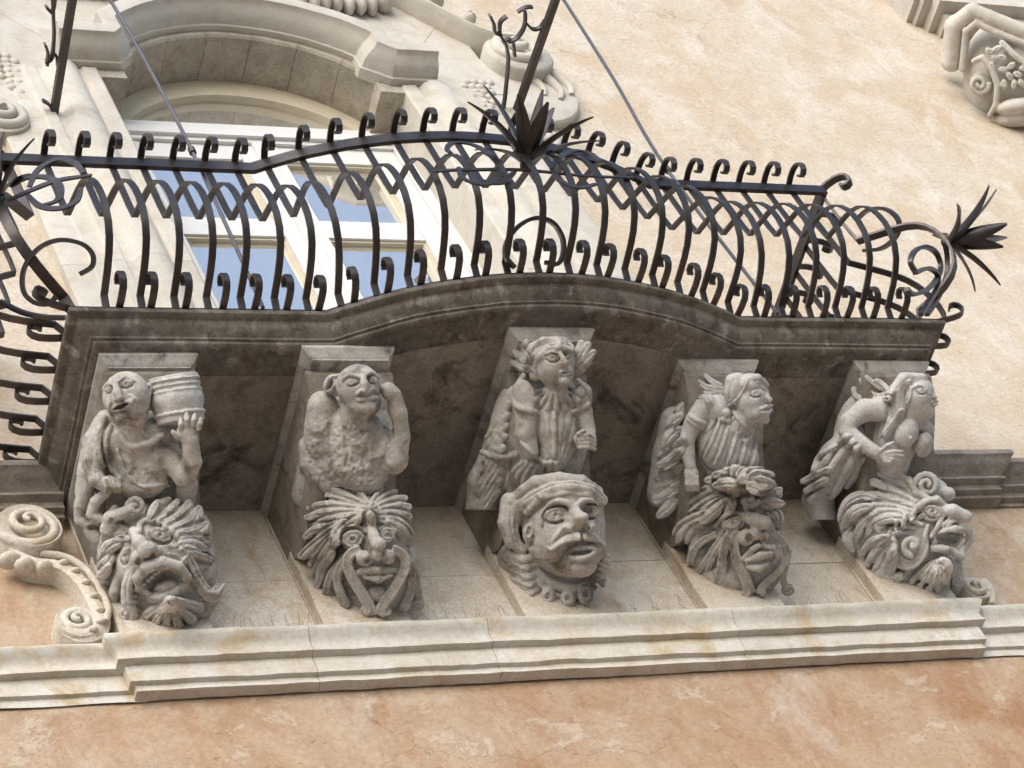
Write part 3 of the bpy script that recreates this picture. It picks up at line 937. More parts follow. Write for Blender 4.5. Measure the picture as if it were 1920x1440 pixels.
    def surf(s, a, b):
        i = int(round((a - s.o[0]) / s.vox)); j = int(round((b - s.o[1]) / s.vox))
        i = min(max(i, 0), s.n[0] - 1); j = min(max(j, 0), s.n[1] - 1)
        col = s.g[i, j]
        w = np.nonzero(col < 0)[0]
        if len(w):
            k = w[-1]
            if k + 1 < len(col):
                f = col[k] / (col[k] - col[k + 1])
            else:
                f = 0
            return s.o[2] + s.vox * (k + f)
        return None
    def fine(s, pts, step):
        P = [np.array(p, float) for p in pts]
        if len(P) > 2:
            P = [np.array(v) for v in smooth_path([Vector((p[0], p[1], 0)) for p in P], 5)]
        out = []
        for p, q in zip(P[:-1], P[1:]):
            n = max(1, int(np.linalg.norm(q[:2] - p[:2]) / step))
            out += [p[:2] + (q[:2] - p[:2]) * i / n for i in range(n)]
        out.append(P[-1][:2])
        return out
    def D(s, pts, r, lift=0.0, k=4, cut=False, flat=1.0, floor=None, taper=True):
        """a roll laid over (or cut into) the surface as it now stands; r: radius, or (start, end)"""
        r0, r1 = (r, r) if not isinstance(r, (tuple, list)) else r
        P = s.fine(pts, max(4.0, 0.8 * max(r0, r1)))
        cs = [s.surf(p[0], p[1]) for p in P]
        known = [c for c in cs if c is not None]
        if not known and floor is None:
            return s
        base = floor if floor is not None else min(known)
        last = None
        for i in range(len(cs)):
            if cs[i] is None: cs[i] = last if last is not None else base
            if floor is not None: cs[i] = max(cs[i], floor)
            last = cs[i]
        cs = np.array(cs)
        if len(cs) > 3:
            for _ in range(2):
                cs[1:-1] = (cs[:-2] + 2 * cs[1:-1] + cs[2:]) / 4
        n = len(P)
        R = [r0 + (r1 - r0) * i / max(1, n - 1) for i in range(n)]
        for i in range(n - 1):
            s.cone((P[i][0], P[i][1], cs[i] + lift * R[i]), (P[i + 1][0], P[i + 1][1], cs[i + 1] + lift * R[i + 1]), R[i], R[i + 1], k, cut, flat)
        return s
    def G(s, pts, r, k=2, lift=0.15):
        return s.D(pts, r, lift, k, cut=True)
    def leaf(s, pts, r, floor=None, lift=0.2, flat=0.8, vein=True, k=2.0):
        """a leaf blade: swells, comes to a point, has a midrib groove and two veins"""
        P = s.fine(pts, max(3.5, 0.5 * r))
        n = len(P)
        cs = [s.surf(p[0], p[1]) for p in P]
        last = floor if floor is not None else 40
        for i in range(n):
            if cs[i] is None: cs[i] = last
            if floor is not None: cs[i] = max(cs[i], floor)
            last = cs[i]
        cs = np.array(cs, float)
        for _ in range(3):
            if n > 3: cs[1:-1] = (cs[:-2] + 2 * cs[1:-1] + cs[2:]) / 4
        R = [r * (0.45 + 0.80 * math.sin(math.pi * min(1.0, 0.12 + 0.84 * i / max(1, n - 1)))) for i in range(n)]
        if n > 3:
            for sg in (-1, 1):
                Q = []
                for i in range(n // 5, n):
                    t = np.array(P[min(i + 1, n - 1)]) - np.array(P[max(i - 1, 0)]); t = t / (np.linalg.norm(t) + 1e-6)
                    Q.append((P[i][0] - t[1] * sg * (R[i] + 0.15 * r), P[i][1] + t[0] * sg * (R[i] + 0.15 * r)))
                s.G(Q, r * 0.42, 1.0, 0.0)
        for i in range(n - 1):
            s.cone((P[i][0], P[i][1], cs[i] + lift * R[i]), (P[i + 1][0], P[i + 1][1], cs[i + 1] + lift * R[i + 1]), R[i], R[i + 1], k, False, flat)
        if vein and n > 3:
            s.G([tuple(p) for p in P[1:]], r * 0.30, 1.5, 0.1)
            for sg in (-1, 1):
                Q = []
                for i in range(n // 4, n - 1):
                    t = np.array(P[i + 1]) - np.array(P[i]); t = t / (np.linalg.norm(t) + 1e-6)
                    Q.append((P[i][0] - t[1] * sg * R[i] * 0.52, P[i][1] + t[0] * sg * R[i] * 0.52))
                if len(Q) > 1: s.G(Q, r * 0.16, 1.0, 0.1)
        return s
    def band(s, pts, w, n=3, k=1.5, edge=True):
        """a broad strap through (a, b, c) made of parallel reeds; w: width, or (start, end)"""
        w0, w1 = (w, w) if not isinstance(w, (tuple, list)) else w
        P = [np.array(v) for v in smooth_path([Vector(p[:3]) for p in pts], 5)]
        m = len(P)
        for q in range(n):
            u = (q + 0.5) / n - 0.5
            line = []
            for i in range(m):
                t = P[min(i + 1, m - 1)] - P[max(i - 1, 0)]
                nn = np.array([-t[1], t[0], 0.0]); nn /= np.linalg.norm(nn) + 1e-6
                ww = w0 + (w1 - w0) * i / (m - 1)
                r = ww / n * 0.60
                p = P[i] + nn * (u * ww)
                line.append((p[0], p[1], p[2] + (0.25 * r if edge and q in (0, n - 1) else 0.0), r))
            s.T(line, k)
        return s
    def fan(s, tips, root, r, k=4, lift=0.2, groove=True):
        """leaf lobes from root to each tip, with a vein"""
        for t in tips:
            s.D([root, ((root[0] * 0.45 + t[0] * 0.55), (root[1] * 0.45 + t[1] * 0.55)), t], (r * 0.75, r), lift, k)
        if groove:
            for t in tips:
                s.G([(root[0] * 0.8 + t[0] * 0.2, root[1] * 0.8 + t[1] * 0.2), t], r * 0.28)
        return s
    def acanthus(s, pts, r, n=3, spread=0.9, k=4, lift=0.3, flip=(1, -1), curl=0.9):
        """a leaf along pts with side lobes"""
        s.D(pts, (r * 0.8, r * 0.45), lift, k)
        P = s.fine(pts, 3.0)
        for i in range(1, n + 1):
            q = P[int(len(P) * i / (n + 1.3))]
            q2 = P[min(len(P) - 1, int(len(P) * i / (n + 1.3)) + 3)]
            t = np.array(q2) - np.array(q); t = t / (np.linalg.norm(t) + 1e-6)
            for sg in flip:
                nn = np.array([-t[1], t[0]]) * sg
                tip = np.array(q) + (nn * spread + t * curl) * r * 1.7
                s.D([tuple(q), tuple(tip)], (r * 0.5, r * 0.42), lift, k)
        s.G([tuple(P[0]), tuple(P[len(P) // 2]), tuple(P[-1])], r * 0.22)
        return s
    def curl(s, a, b, r, rr, turns=1.4, a0=0, ccw=1, k=3, lift=0.25, rise=0.0, c=None):
        """volute: spiral roll"""
        n = int(14 * turns)
        c0 = c if c is not None else s.surf(a, b)
        if c0 is None: c0 = 40
        pts = []
        for i in range(n + 1):
            t = i / n
            an = RAD(a0) + ccw * 2 * math.pi * turns * t
            q = r * (1 - 0.82 * t)
            pts.append((a + q * math.cos(an), b + q * math.sin(an), c0 + lift * rr + rise * t, rr * (1 - 0.35 * t)))
        return s.T(pts, k)
    def eye(s, a, b, w, h, rot=0, pupil=True, lid=0.22, depth=0.5, brow=0):
        c = s.surf(a, b)
        if c is None: return s
        s.E(a, b, c + 0.15 * h, w * 1.40, h * 1.65, h * 1.25, rot, 4, cut=True)
        s.E(a, b, c - h * 0.62, w * 0.88, h * 0.95, h * 0.95, rot, 1.5)
        co, si = math.cos(RAD(rot)), math.sin(RAD(rot))
        def pt(u, v): return (a + u * co - v * si, b + u * si + v * co)
        up = [pt(w * x, -h * 0.95 * math.sqrt(max(0, 1 - x * x)) * 1.0) for x in (-1.0, -0.7, -0.3, 0.1, 0.5, 0.85, 1.05)]
        dn = [pt(w * x, h * 0.85 * math.sqrt(max(0, 1 - x * x))) for x in (-1.0, -0.6, 0, 0.6, 1.05)]
        for pts_, q in ((up, lid), (dn, lid * 0.8)):
            s.T([(p[0], p[1], c - 0.02 * h - 0.5 * h * abs(i / (len(pts_) - 1) - 0.5), h * q) for i, p in enumerate(pts_)], 2)
        if pupil:
            c2 = s.surf(a, b)
            s.E(a, b, c2, h * 0.40, h * 0.40, h * 0.55, 0, 1.0, cut=True)
        return s
    def rough(s, amp, freq, box=None):
        """weathered, broken surface"""
        sh = s.g.shape
        def lattice(f):
            m = [int(sh[i] * s.vox * f) + 3 for i in range(3)]
            v = s.rng.rand(*m).astype(np.float32) - 0.5
            idx = [np.arange(sh[i]) * s.vox * f for i in range(3)]
            fl = [x.astype(int) for x in idx]
            w = [(x - y).astype(np.float32) for x, y in zip(idx, fl)]
            w = [x * x * (3 - 2 * x) for x in w]
            out = v[fl[0]] * (1 - w[0])[:, None, None] + v[fl[0] + 1] * w[0][:, None, None]
            out = out[:, fl[1]] * (1 - w[1])[None, :, None] + out[:, fl[1] + 1] * w[1][None, :, None]
            return out[:, :, fl[2]] * (1 - w[2])[None, None, :] + out[:, :, fl[2] + 1] * w[2][None, None, :]
        n = lattice(freq) + 0.5 * lattice(freq * 2.1)
        if box:
            (a0, a1, b0, b1), soft = box
            A = s.o[0] + s.vox * np.arange(sh[0]); B = s.o[1] + s.vox * np.arange(sh[1])
            wa = np.clip(np.minimum(A - a0, a1 - A) / soft, 0, 1); wb = np.clip(np.minimum(B - b0, b1 - B) / soft, 0, 1)
            n = n * (wa[:, None] * wb[None, :])[:, :, None].astype(np.float32)
        s.g += n * amp
        return s
    def clip_box(s, world_fn):
        """keep only where world_fn(x, y, z) < 0"""
        sh = s.g.shape
        A = s.o[0] + s.vox * np.arange(sh[0]); B = s.o[1] + s.vox * np.arange(sh[1]); Cc = s.o[2] + s.vox * np.arange(sh[2])
        px = (s.ox + A / s.s)[:, None, None]; py = (s.oy + B / s.s)[None, :, None]
        d = (s.d0 - Cc * s.u)[None, None, :]
        xc = (px - 960) / FPX * d; yc = -(py - 720) / FPX * d; zc = -d
        R = CAM_ROT
        wx = R[0, 0] * xc + R[1, 0] * yc + R[2, 0] * zc + CAM_POS[0]
        wy = R[0, 1] * xc + R[1, 1] * yc + R[2, 1] * zc + CAM_POS[1]
        wz = R[0, 2] * xc + R[1, 2] * yc + R[2, 2] * zc + CAM_POS[2]
        s.g = np.maximum(s.g, (world_fn(wx, wy, wz) / s.u).astype(np.float32))
        return s
    def world(s, V):
        px = s.ox + V[:, 0] / s.s; py = s.oy + V[:, 1] / s.s
        d = s.d0 - V[:, 2] * s.u
        cc = np.stack([(px - 960) / FPX * d, -(py - 720) / FPX * d, -d], 1)
        return cc @ CAM_ROT + CAM_POS
    def build(s, name, m, parent=None):
        g = s.g.copy()
        g[0] = g[-1] = 5; g[:, 0] = g[:, -1] = 5; g[:, :, 0] = g[:, :, -1] = 5
        ins = g < 0
        c = [ins[i:ins.shape[0] - 1 + i, j:ins.shape[1] - 1 + j, k:ins.shape[2] - 1 + k] for i in (0, 1) for j in (0, 1) for k in (0, 1)]
        tot = sum(x.astype(np.int8) for x in c)
        act = (tot > 0) & (tot < 8)
        cells = np.argwhere(act)
        idx = np.full(act.shape, -1, np.int32)
        idx[act] = np.arange(len(cells))
        corner = [(i, j, k) for i in (0, 1) for j in (0, 1) for k in (0, 1)]
        val = {q: g[cells[:, 0] + q[0], cells[:, 1] + q[1], cells[:, 2] + q[2]] for q in corner}
        acc = np.zeros((len(cells), 3)); cnt = np.zeros(len(cells))
        for q in corner:
            for ax in range(3):
                if q[ax] == 0:
                    r = list(q); r[ax] = 1; r = tuple(r)
                    v0, v1 = val[q], val[r]
                    x = (v0 < 0) != (v1 < 0)
                    t = np.where(x, v0 / np.where(x, v0 - v1, 1), 0)
                    p = np.tile(np.array(q, float), (len(cells), 1)); p[:, ax] = t
                    acc[x] += p[x]; cnt[x] += 1
        V = (cells + acc / np.maximum(cnt, 1)[:, None]) * s.vox + s.o
        F = []
        for ax in range(3):
            e = [slice(None)] * 3; e2 = [slice(None)] * 3
            e[ax] = slice(0, -1); e2[ax] = slice(1, None)
            A, B = ins[tuple(e)], ins[tuple(e2)]
            cr = np.argwhere(A != B)
            o1, o2 = [k for k in range(3) if k != ax]
            cr = cr[(cr[:, o1] > 0) & (cr[:, o2] > 0) & (cr[:, o1] < act.shape[o1]) & (cr[:, o2] < act.shape[o2])]
            def at(d1, d2):
                q = cr.copy(); q[:, o1] -= d1; q[:, o2] -= d2
                return idx[q[:, 0], q[:, 1], q[:, 2]]
            Q = np.stack([at(0, 0), at(1, 0), at(1, 1), at(0, 1)], 1)
            fl = A[cr[:, 0], cr[:, 1], cr[:, 2]]
            if ax == 1: fl = ~fl
            Q[~fl] = Q[~fl][:, ::-1]
            F.append(Q[(Q >= 0).all(1)])
        F = np.concatenate(F)
        W = s.world(V)
        me = bpy.data.meshes.new(name)
        me.vertices.add(len(W)); me.vertices.foreach_set('co', W.astype(np.float32).ravel())
        me.loops.add(F.size); me.loops.foreach_set('vertex_index', F.astype(np.int32).ravel())
        me.polygons.add(len(F)); me.polygons.foreach_set('loop_start', np.arange(0, F.size, 4, dtype=np.int32))
        me.update(calc_edges=True)
        me.validate()
        me.polygons.foreach_set('use_smooth', np.ones(len(me.polygons), bool))
        # which way do the faces look?
        sgn = np.einsum('ij,ij->i', W[F[:, 0]] - W.mean(0), np.cross(W[F[:, 1]] - W[F[:, 0]], W[F[:, 2]] - W[F[:, 0]])).sum()
        if sgn < 0:
            me.flip_normals()
        me.materials.append(m)
        return link(name, me, parent)
# ---- first corbel: bald man with a barrel above the roaring leaf mask
def carve_c1():
    B = (100, 620, 2.4, -1.86)
    f = Carve(*B, 90, 720, 170, 960, -110, 330, seed=11)
    f.E(370, 600, 10, 210, 260, 80, 0, 20)
    f.E(390, 570, 90, 150, 150, 95, 0, 16)
    f.E(345, 482, 105, 180, 90, 90, -8, 18)
    f.E(400, 680, 85, 115, 75, 80, 0, 16)
    # cloak and arm at the left
    f.T([(240, 410, 85, 55), (185, 510, 85, 58), (160, 630, 70, 52), (140, 730, 50, 44)], 12)
    f.T([(205, 480, 120, 46), (172, 590, 125, 44), (195, 670, 160, 36), (240, 700, 178, 32)], 8)
    f.D([(228, 395), (202, 470), (205, 570), (235, 650)], 17, 0.5, 3)
    f.D([(262, 425), (238, 500), (248, 600), (300, 665)], 12, 0.4, 3)
    for q in range(5):
        f.G([(225 - 14 * q, 430 + 18 * q), (200 - 12 * q, 520 + 14 * q), (205 - 12 * q, 640)], 4)
    f.E(258, 690, 188, 44, 38, 34, 20, 5)
    for q in range(4):
        f.T([(232 + 20 * q, 672, 212, 12), (240 + 20 * q, 702, 220, 12), (238 + 20 * q, 724, 196, 10)], 3)
    # looped scarf lower left
    f.T([(150, 700, 80, 30), (118, 790, 60, 30), (120, 850, 50, 26), (165, 870, 70, 24), (205, 840, 90, 22)], 5)
    f.T([(240, 730, 120, 22), (190, 770, 110, 26), (170, 830, 90, 24), (230, 850, 100, 20), (280, 800, 110, 18)], 5)
    f.T([(170, 900, 40, 34), (200, 940, 40, 34)], 8)
    f.E(175, 885, 80, 22, 14, 30, 0, 3, True)
    # neck, head
    f.T([(370, 500, 130, 80), (352, 420, 160, 74)], 12)
    f.E(330, 298, 185, 108, 116, 108, -10, 8)
    f.E(345, 375, 190, 84, 70, 82, -8, 14)
    f.E(300, 330, 235, 60, 60, 45, 0, 14)
    f.D([(300, 462), (345, 520), (420, 512), (490, 470)], 15, 0.4, 4)
    f.E(428, 266, 180, 20, 32, 24, 0, 5)
    f.E(432, 264, 200, 9, 18, 10, 0, 2, True)
    # face, looking up to the left
    f.D([(228, 262), (246, 240), (272, 246)], (9, 8), 0.4, 4)
    f.D([(298, 226), (325, 208), (362, 226)], (9, 8), 0.4, 4)
    f.eye(250, 266, 20, 12, -20, lid=0.26)
    f.eye(328, 240, 27, 14, -10, lid=0.26)
    f.T([(280, 236, 284, 14), (286, 276, 302, 18), (296, 300, 308, 20)], 7)
    f.E(280, 312, 290, 10, 9, 12, 0, 3); f.E(314, 305, 290, 10, 9, 12, 0, 3)
    f.E(286, 318, 302, 6, 5, 9, 0, 2, True); f.E(305, 315, 302, 6, 5, 9, 0, 2, True)
    f.D([(268, 350), (300, 328), (340, 318), (358, 310)], 8, 0.35, 3)
    f.D([(276, 362), (315, 350), (352, 322)], 8, 0.35, 3)
    f.E(312, 338, 275, 42, 11, 30, -22, 3, True)
    f.E(310, 385, 258, 34, 26, 26, -20, 10)
    f.D([(258, 320), (250, 350), (262, 380)], (6, 4), 0.2, 5)
    f.D([(345, 290), (375, 320), (370, 360)], (6, 4), 0.2, 5)
    # torn shirt front
    f.D([(290, 540), (330, 640), (400, 700), (520, 690)], 9, 0.3, 4)
    f.rough(18, 0.03, ((300, 570, 540, 740), 50))
    # raised arm and hand
    f.T([(520, 560, 95, 62), (590, 655, 130, 52), (625, 590, 185, 44), (615, 490, 220, 38)], 10)
    f.T([(600, 690, 60, 50), (590, 760, 20, 50)], 10)
    f.E(600, 460, 232, 46, 52, 24, 8, 5)
    for x0, y0, x1, y1 in ((575, 440, 572, 398), (602, 425, 600, 376), (630, 425, 636, 378), (655, 440, 664, 398)):
        f.T([(x0, y0, 246, 14), ((x0 + x1) / 2, (y0 + y1) / 2, 256, 13), (x1, y1, 246, 10)], 2.5)
    f.T([(565, 480, 240, 14), (538, 455, 250, 11)], 3)
    f.rough(2.5, 0.05)

    b = Carve(*B, 400, 720, 170, 450, -20, 330, seed=12)
    p, q = (540, 205, 110), (572, 415, 130)
    b.Cyl(p, q, 112, 3)
    b.E(555, 310, 122, 122, 96, 120, -8, 14)
    ax = np.array(q, float) - np.array(p, float)
    for t, w in ((0.10, 0.05), (0.22, 0.05), (0.34, 0.05), (0.82, 0.06)):
        b.Cyl(tuple(np.array(p) + ax * (t - w / 2)), tuple(np.array(p) + ax * (t + w / 2)), 121 if t > 0.3 else 118, 2, rnd_=3)
    b.E(535, 196, 108, 88, 12, 88, -8, 2, True)
    b.rough(3, 0.04)

    h = Carve(*B, 90, 800, 735, 1370, -150, 430, seed=13)
    h.E(470, 1050, 60, 205, 235, 190, 5, 10)
    h.E(400, 900, 20, 200, 140, 110, 0, 30)
    h.E(490, 1200, 60, 170, 120, 120, 0, 30)
    h.E(500, 900, 40, 215, 135, 130, 0, 30)
    h.E(290, 1020, 50, 95, 170, 100, 0, 30)
    h.E(650, 1060, 30, 90, 150, 90, 0, 30)
    h.E(560, 1010, 150, 90, 80, 90, 0, 20)
    h.E(350, 1060, 150, 70, 90, 80, 0, 20)
    # nose
    h.T([(362, 905, 240, 24), (385, 950, 282, 32), (412, 985, 292, 36)], 10)
    h.E(424, 985, 294, 44, 32, 34, -20, 8)
    h.E(378, 1022, 272, 32, 34, 32, 0, 8); h.E(462, 992, 268, 28, 26, 30, 0, 8)
    h.E(384, 1040, 290, 15, 18, 26, 10, 3, True); h.E(446, 1010, 290, 14, 16, 26, 0, 3, True)
    # eyes and leafy brows
    h.D([(385, 905), (392, 868), (430, 850), (500, 868), (545, 925), (590, 950)], (15, 13), 0.8, 4)
    h.eye(480, 920, 46, 27, 18, lid=0.28)
    h.G([(430, 945), (470, 962), (520, 955)], 6)
    h.D([(248, 1040), (258, 975), (298, 932), (345, 940)], (19, 13), 0.8, 4)
    h.eye(326, 1012, 17, 30, 12, lid=0.25)
    # mouth
    lip = [(392, 1165, 215, 22), (384, 1112, 245, 25), (415, 1066, 272, 28), (490, 1044, 280, 30), (562, 1066, 262, 28), (602, 1112, 222, 24)]
    h.T(lip, 6)
    h.T([(392, 1168, 212, 20), (450, 1203, 226, 22), (520, 1196, 226, 22), (592, 1148, 212, 20)], 6)
    h.E(497, 1126, 262, 92, 56, 90, -20, 5, True)
    h.E(505, 1152, 215, 56, 28, 24, -18, 3)
    for q in range(11):
        t = q / 10
        x = 412 + 160 * t; y = 1150 - 78 * math.sin(t * math.pi * 0.72) - 8
        h.E(x, y, 246 + 10 * math.sin(t * math.pi), 9, 11, 12, 0, 1.5)
    # shell beard under the lip
    h.E(520, 1255, 110, 130, 80, 90, 0, 14)
    h.fan([(415, 1285), (450, 1322), (505, 1340), (565, 1330), (620, 1300), (655, 1245)], (525, 1212), 27, 3, 0.45)
    for x, y in ((432, 1305), (478, 1332), (535, 1336), (592, 1316), (640, 1274)):
        h.G([(522, 1222), ((525 + x) / 2, (1212 + y) / 2), (x, y)], 8)
    # scroll beard at the left
    h.T([(352, 1075, 215, 20), (330, 1150, 220, 26), (335, 1220, 210, 30), (350, 1280, 190, 34)], 5)
    h.curl(322, 1282, 30, 13, 1.3, 20, -1, 3, 0.5, 10, c=205)
    h.G([(345, 1090), (326, 1160), (332, 1240)], 5)
    h.T([(300, 1090, 160, 22), (275, 1170, 150, 24), (265, 1230, 120, 22)], 5)
    h.T([(255, 1040, 140, 22), (225, 1090, 110, 24)], 5)
    for y in (1130, 1160, 1190, 1215):
        h.T([(350, y, 215, 10), (372, y + 8, 205, 9)], 3)
    # locks at the left edge
    for (x0, y0, x1, y1, x2, y2, r) in ((330, 900, 270, 905, 225, 935, 24), (300, 950, 250, 975, 225, 1010, 22), (265, 1010, 235, 1050, 205, 1065, 20), (250, 1060, 225, 1095, 205, 1105, 18), (300, 840, 245, 880, 230, 905, 22)):
        h.leaf([(x0, y0), (x1, y1), (x2, y2)], r * 1.15, 60)
    # ribbon bows above the brow
    h.T([(250, 900, 130, 28), (252, 840, 150, 28), (300, 825, 170, 26), (350, 800, 180, 22)], 5)
    h.curl(372, 792, 42, 15, 1.35, 150, 1, 3, 0.3, 25, c=165)
    h.E(262, 858, 178, 12, 18, 20, 0, 3, True)
    # leaf crest sweeping to the right
    for pts, r in (([(440, 850), (480, 800), (520, 760)], 24), ([(480, 860), (540, 815), (560, 770)], 24), ([(510, 880), (590, 830), (610, 775)], 26), ([(540, 900), (630, 860), (655, 800)], 26), ([(560, 920), (650, 905), (690, 870)], 24), ([(580, 945), (660, 950), (700, 940)], 20)):
        h.leaf(pts, r * 1.15, 90)
    for pts, r in (([(470, 770), (430, 840)], 16), ([(540, 980), (600, 985), (655, 1010), (715, 1035)], 20), ([(560, 965), (630, 960), (690, 985)], 18)):
        h.leaf(pts, r, 80)
    # cheek leaf sweeping into a spoon curl
    h.band([(520, 985, 250), (585, 1005, 235), (625, 1070, 205), (665, 1150, 165), (712, 1195, 130), (748, 1172, 120)], (44, 66), 4)
    h.T([(600, 1025, 240, 9), (640, 1105, 205, 10), (690, 1175, 165, 10), (740, 1180, 145, 10), (770, 1140, 125, 9)], 2)
    h.band([(560, 1000, 240), (590, 1030, 240), (575, 1060, 235)], (30, 20), 2)
    h.T([(720, 1210, 90, 30), (680, 1250, 60, 40), (620, 1260, 60, 50)], 14)
    h.D([(575, 985), (600, 1010), (585, 1035)], (12, 10), 0.6, 3)
    h.rough(4, 0.05)
    return f, b, h
# ---- second corbel: worn bald figure with a raised arm above the strap-moustached mask
def carve_c2():
    B = (480, 620, 2.4, -0.958)
    f = Carve(*B, 130, 720, 140, 900, -110, 330, seed=21)
    f.E(420, 520, 10, 210, 260, 90, 0, 20)
    f.E(430, 520, 90, 170, 190, 95, 0, 20)
    f.E(290, 440, 95, 75, 150, 75, 4, 20)
    f.E(300, 340, 95, 70, 70, 70, 0, 20)
    f.E(480, 640, 70, 120, 110, 80, 0, 20)
    f.T([(270, 600, 10, 80), (230, 740, -30, 70)], 25)
    f.T([(240, 520, 60, 50), (250, 600, 60, 55), (330, 680, 60, 60)], 14)
    # raised arm at the right: shoulder, elbow low, hand by the ear
    f.T([(540, 470, 100, 66), (620, 580, 105, 64), (650, 480, 130, 44), (640, 370, 160, 40), (620, 290, 175, 36)], 10)
    f.E(600, 275, 185, 38, 44, 34, -30, 8)
    for q in range(4):
        f.T([(575 + 15 * q, 262 + 6 * q, 205, 12), (560 + 14 * q, 244 + 8 * q, 190, 10)], 3)
    f.E(600, 430, 150, 26, 60, 40, -8, 6, True)
    # neck and head
    f.T([(450, 430, 120, 80), (455, 350, 150, 76)], 14)
    f.E(460, 250, 190, 100, 100, 100, 20, 8)
    f.E(480, 320, 190, 84, 74, 84, 10, 14)
    # hood or ear flap at the left
    f.E(340, 240, 150, 36, 48, 44, 25, 6)
    f.E(330, 245, 180, 14, 28, 22, 25, 4, True)
    f.D([(315, 250), (335, 212), (372, 202)], (9, 8), 0.4, 3)
    # face
    f.D([(392, 222), (420, 198), (462, 208)], (9, 8), 0.4, 5)
    f.D([(495, 200), (520, 192), (548, 215)], (9, 7), 0.4, 5)
    f.eye(432, 232, 28, 13, -8, lid=0.26)
    f.eye(524, 222, 20, 13, 8, lid=0.26)
    f.T([(482, 205, 285, 13), (488, 240, 298, 17), (492, 262, 300, 18)], 8)
    f.E(476, 292, 292, 14, 12, 22, 0, 3, True)
    f.E(523, 282, 284, 14, 12, 22, 0, 3, True)
    f.D([(455, 285), (480, 268), (500, 280), (525, 262), (548, 276)], 7, 0.4, 3)
    f.D([(462, 312), (500, 308), (545, 300)], 9, 0.4, 4)
    f.G([(470, 322), (505, 320), (540, 312)], 4)
    f.E(500, 345, 255, 40, 30, 28, 0, 12)
    # eroded robe
    for pts in ([(330, 420), (345, 540), (330, 650)], [(400, 440), (410, 560), (395, 680)], [(480, 450), (500, 540), (480, 660)], [(540, 450), (560, 540), (590, 620)]):
        f.G(pts, 8, 8)
    f.rough(26, 0.014, ((200, 600, 400, 740), 60))
    f.rough(9, 0.07, ((200, 640, 390, 760), 40))
    f.rough(2.5, 0.06)

    h = Carve(*B, 170, 800, 690, 1330, -150, 400, seed=23)
    h.E(520, 980, 60, 165, 235, 165, 0, 10)
    h.E(420, 900, 10, 190, 160, 120, 0, 30)
    h.E(440, 880, 30, 220, 160, 150, -8, 30)
    h.E(610, 850, 40, 90, 110, 120, 0, 30)
    h.E(510, 1170, 40, 190, 120, 120, 0, 30)
    h.E(330, 1110, 10, 80, 130, 90, 0, 30)
    h.E(680, 1100, 10, 60, 140, 90, 0, 30)
    # leaf hair: long feathery lobes either side of the brow
    L = [([(500, 780), (470, 745), (440, 712)], 15), ([(520, 780), (548, 748), (565, 718)], 15), ([(495, 790), (430, 765), (375, 735), (326, 712)], 19), ([(530, 795), (570, 768), (605, 742), (630, 725)], 17),
         ([(488, 805), (420, 790), (350, 765), (318, 740)], 17), ([(485, 815), (400, 805), (310, 792), (238, 800)], 21), ([(535, 808), (590, 785), (640, 765), (672, 752)], 19), ([(538, 820), (600, 808), (650, 797), (692, 792)], 19),
         ([(484, 825), (400, 826), (300, 826), (226, 842)], 19), ([(540, 832), (600, 832), (650, 832), (694, 838)], 18), ([(482, 835), (400, 846), (320, 860), (262, 876)], 18), ([(560, 848), (620, 862), (660, 880), (700, 912)], 19),
         ([(470, 845), (430, 868), (385, 880)], 15), ([(400, 862), (340, 890), (270, 900), (220, 928)], 19), ([(400, 866), (340, 915), (270, 965), (200, 1015)], 22), ([(590, 865), (640, 892), (668, 922), (698, 962)], 18),
         ([(385, 885), (330, 940), (262, 990), (214, 1022)], 18), ([(372, 905), (330, 960), (285, 1010), (240, 1050)], 18), ([(362, 930), (330, 985), (300, 1030), (262, 1090)], 18), ([(345, 1000), (310, 1055), (290, 1110), (268, 1160)], 17), ([(455, 850), (410, 895), (375, 935), (352, 965)], 18)]
    for pts, r in L:
        h.leaf(pts, r * 1.2, 95)
    # brow, ringed eyes
    h.D([(388, 912), (420, 885), (470, 886), (500, 905)], (10, 11), 0.9, 3)
    h.D([(560, 895), (590, 880), (625, 905)], (10, 8), 0.9, 3)
    h.E(438, 938, 205, 56, 50, 40, -15, 8)
    h.E(592, 922, 195, 34, 44, 40, 10, 8)
    h.eye(436, 938, 44, 35, -15, lid=0.26)
    h.eye(590, 922, 27, 33, 12, lid=0.26)
    # nose
    h.T([(518, 882, 235, 20), (530, 925, 268, 26), (545, 960, 288, 30)], 8)
    h.E(552, 962, 290, 34, 30, 30, -10, 8)
    h.E(488, 1024, 262, 38, 36, 32, 10, 6); h.E(596, 1018, 250, 30, 34, 32, 0, 6)
    h.E(545, 1005, 282, 24, 30, 22, 0, 8)
    h.E(505, 1036, 288, 19, 15, 24, -20, 2, True); h.E(578, 1030, 284, 15, 14, 24, 10, 2, True)
    # hollow round the mouth, lips
    h.E(545, 1150, 200, 62, 70, 60, 0, 8, True)
    h.T([(466, 1086, 220, 15), (515, 1072, 240, 20), (550, 1078, 242, 18), (620, 1076, 215, 14)], 5)
    h.T([(490, 1106, 222, 12), (550, 1118, 232, 17), (606, 1098, 216, 12)], 5)
    h.G([(468, 1096), (545, 1098), (616, 1088)], 8)
    h.E(545, 1185, 150, 56, 40, 40, 0, 8)
    # straps falling in broad bands from the nose over the cheeks
    h.band([(318, 1215, 90), (318, 1160, 130), (345, 1085, 170), (400, 1020, 205), (455, 992, 235)], (34, 34), 2)
    h.band([(410, 1235, 150), (380, 1180, 165), (365, 1110, 185), (385, 1050, 210), (440, 1000, 236)], (40, 36), 2)
    h.band([(520, 1275, 165), (505, 1230, 185), (450, 1140, 215), (412, 1065, 232), (420, 1010, 246), (465, 985, 255)], (52, 44), 3)
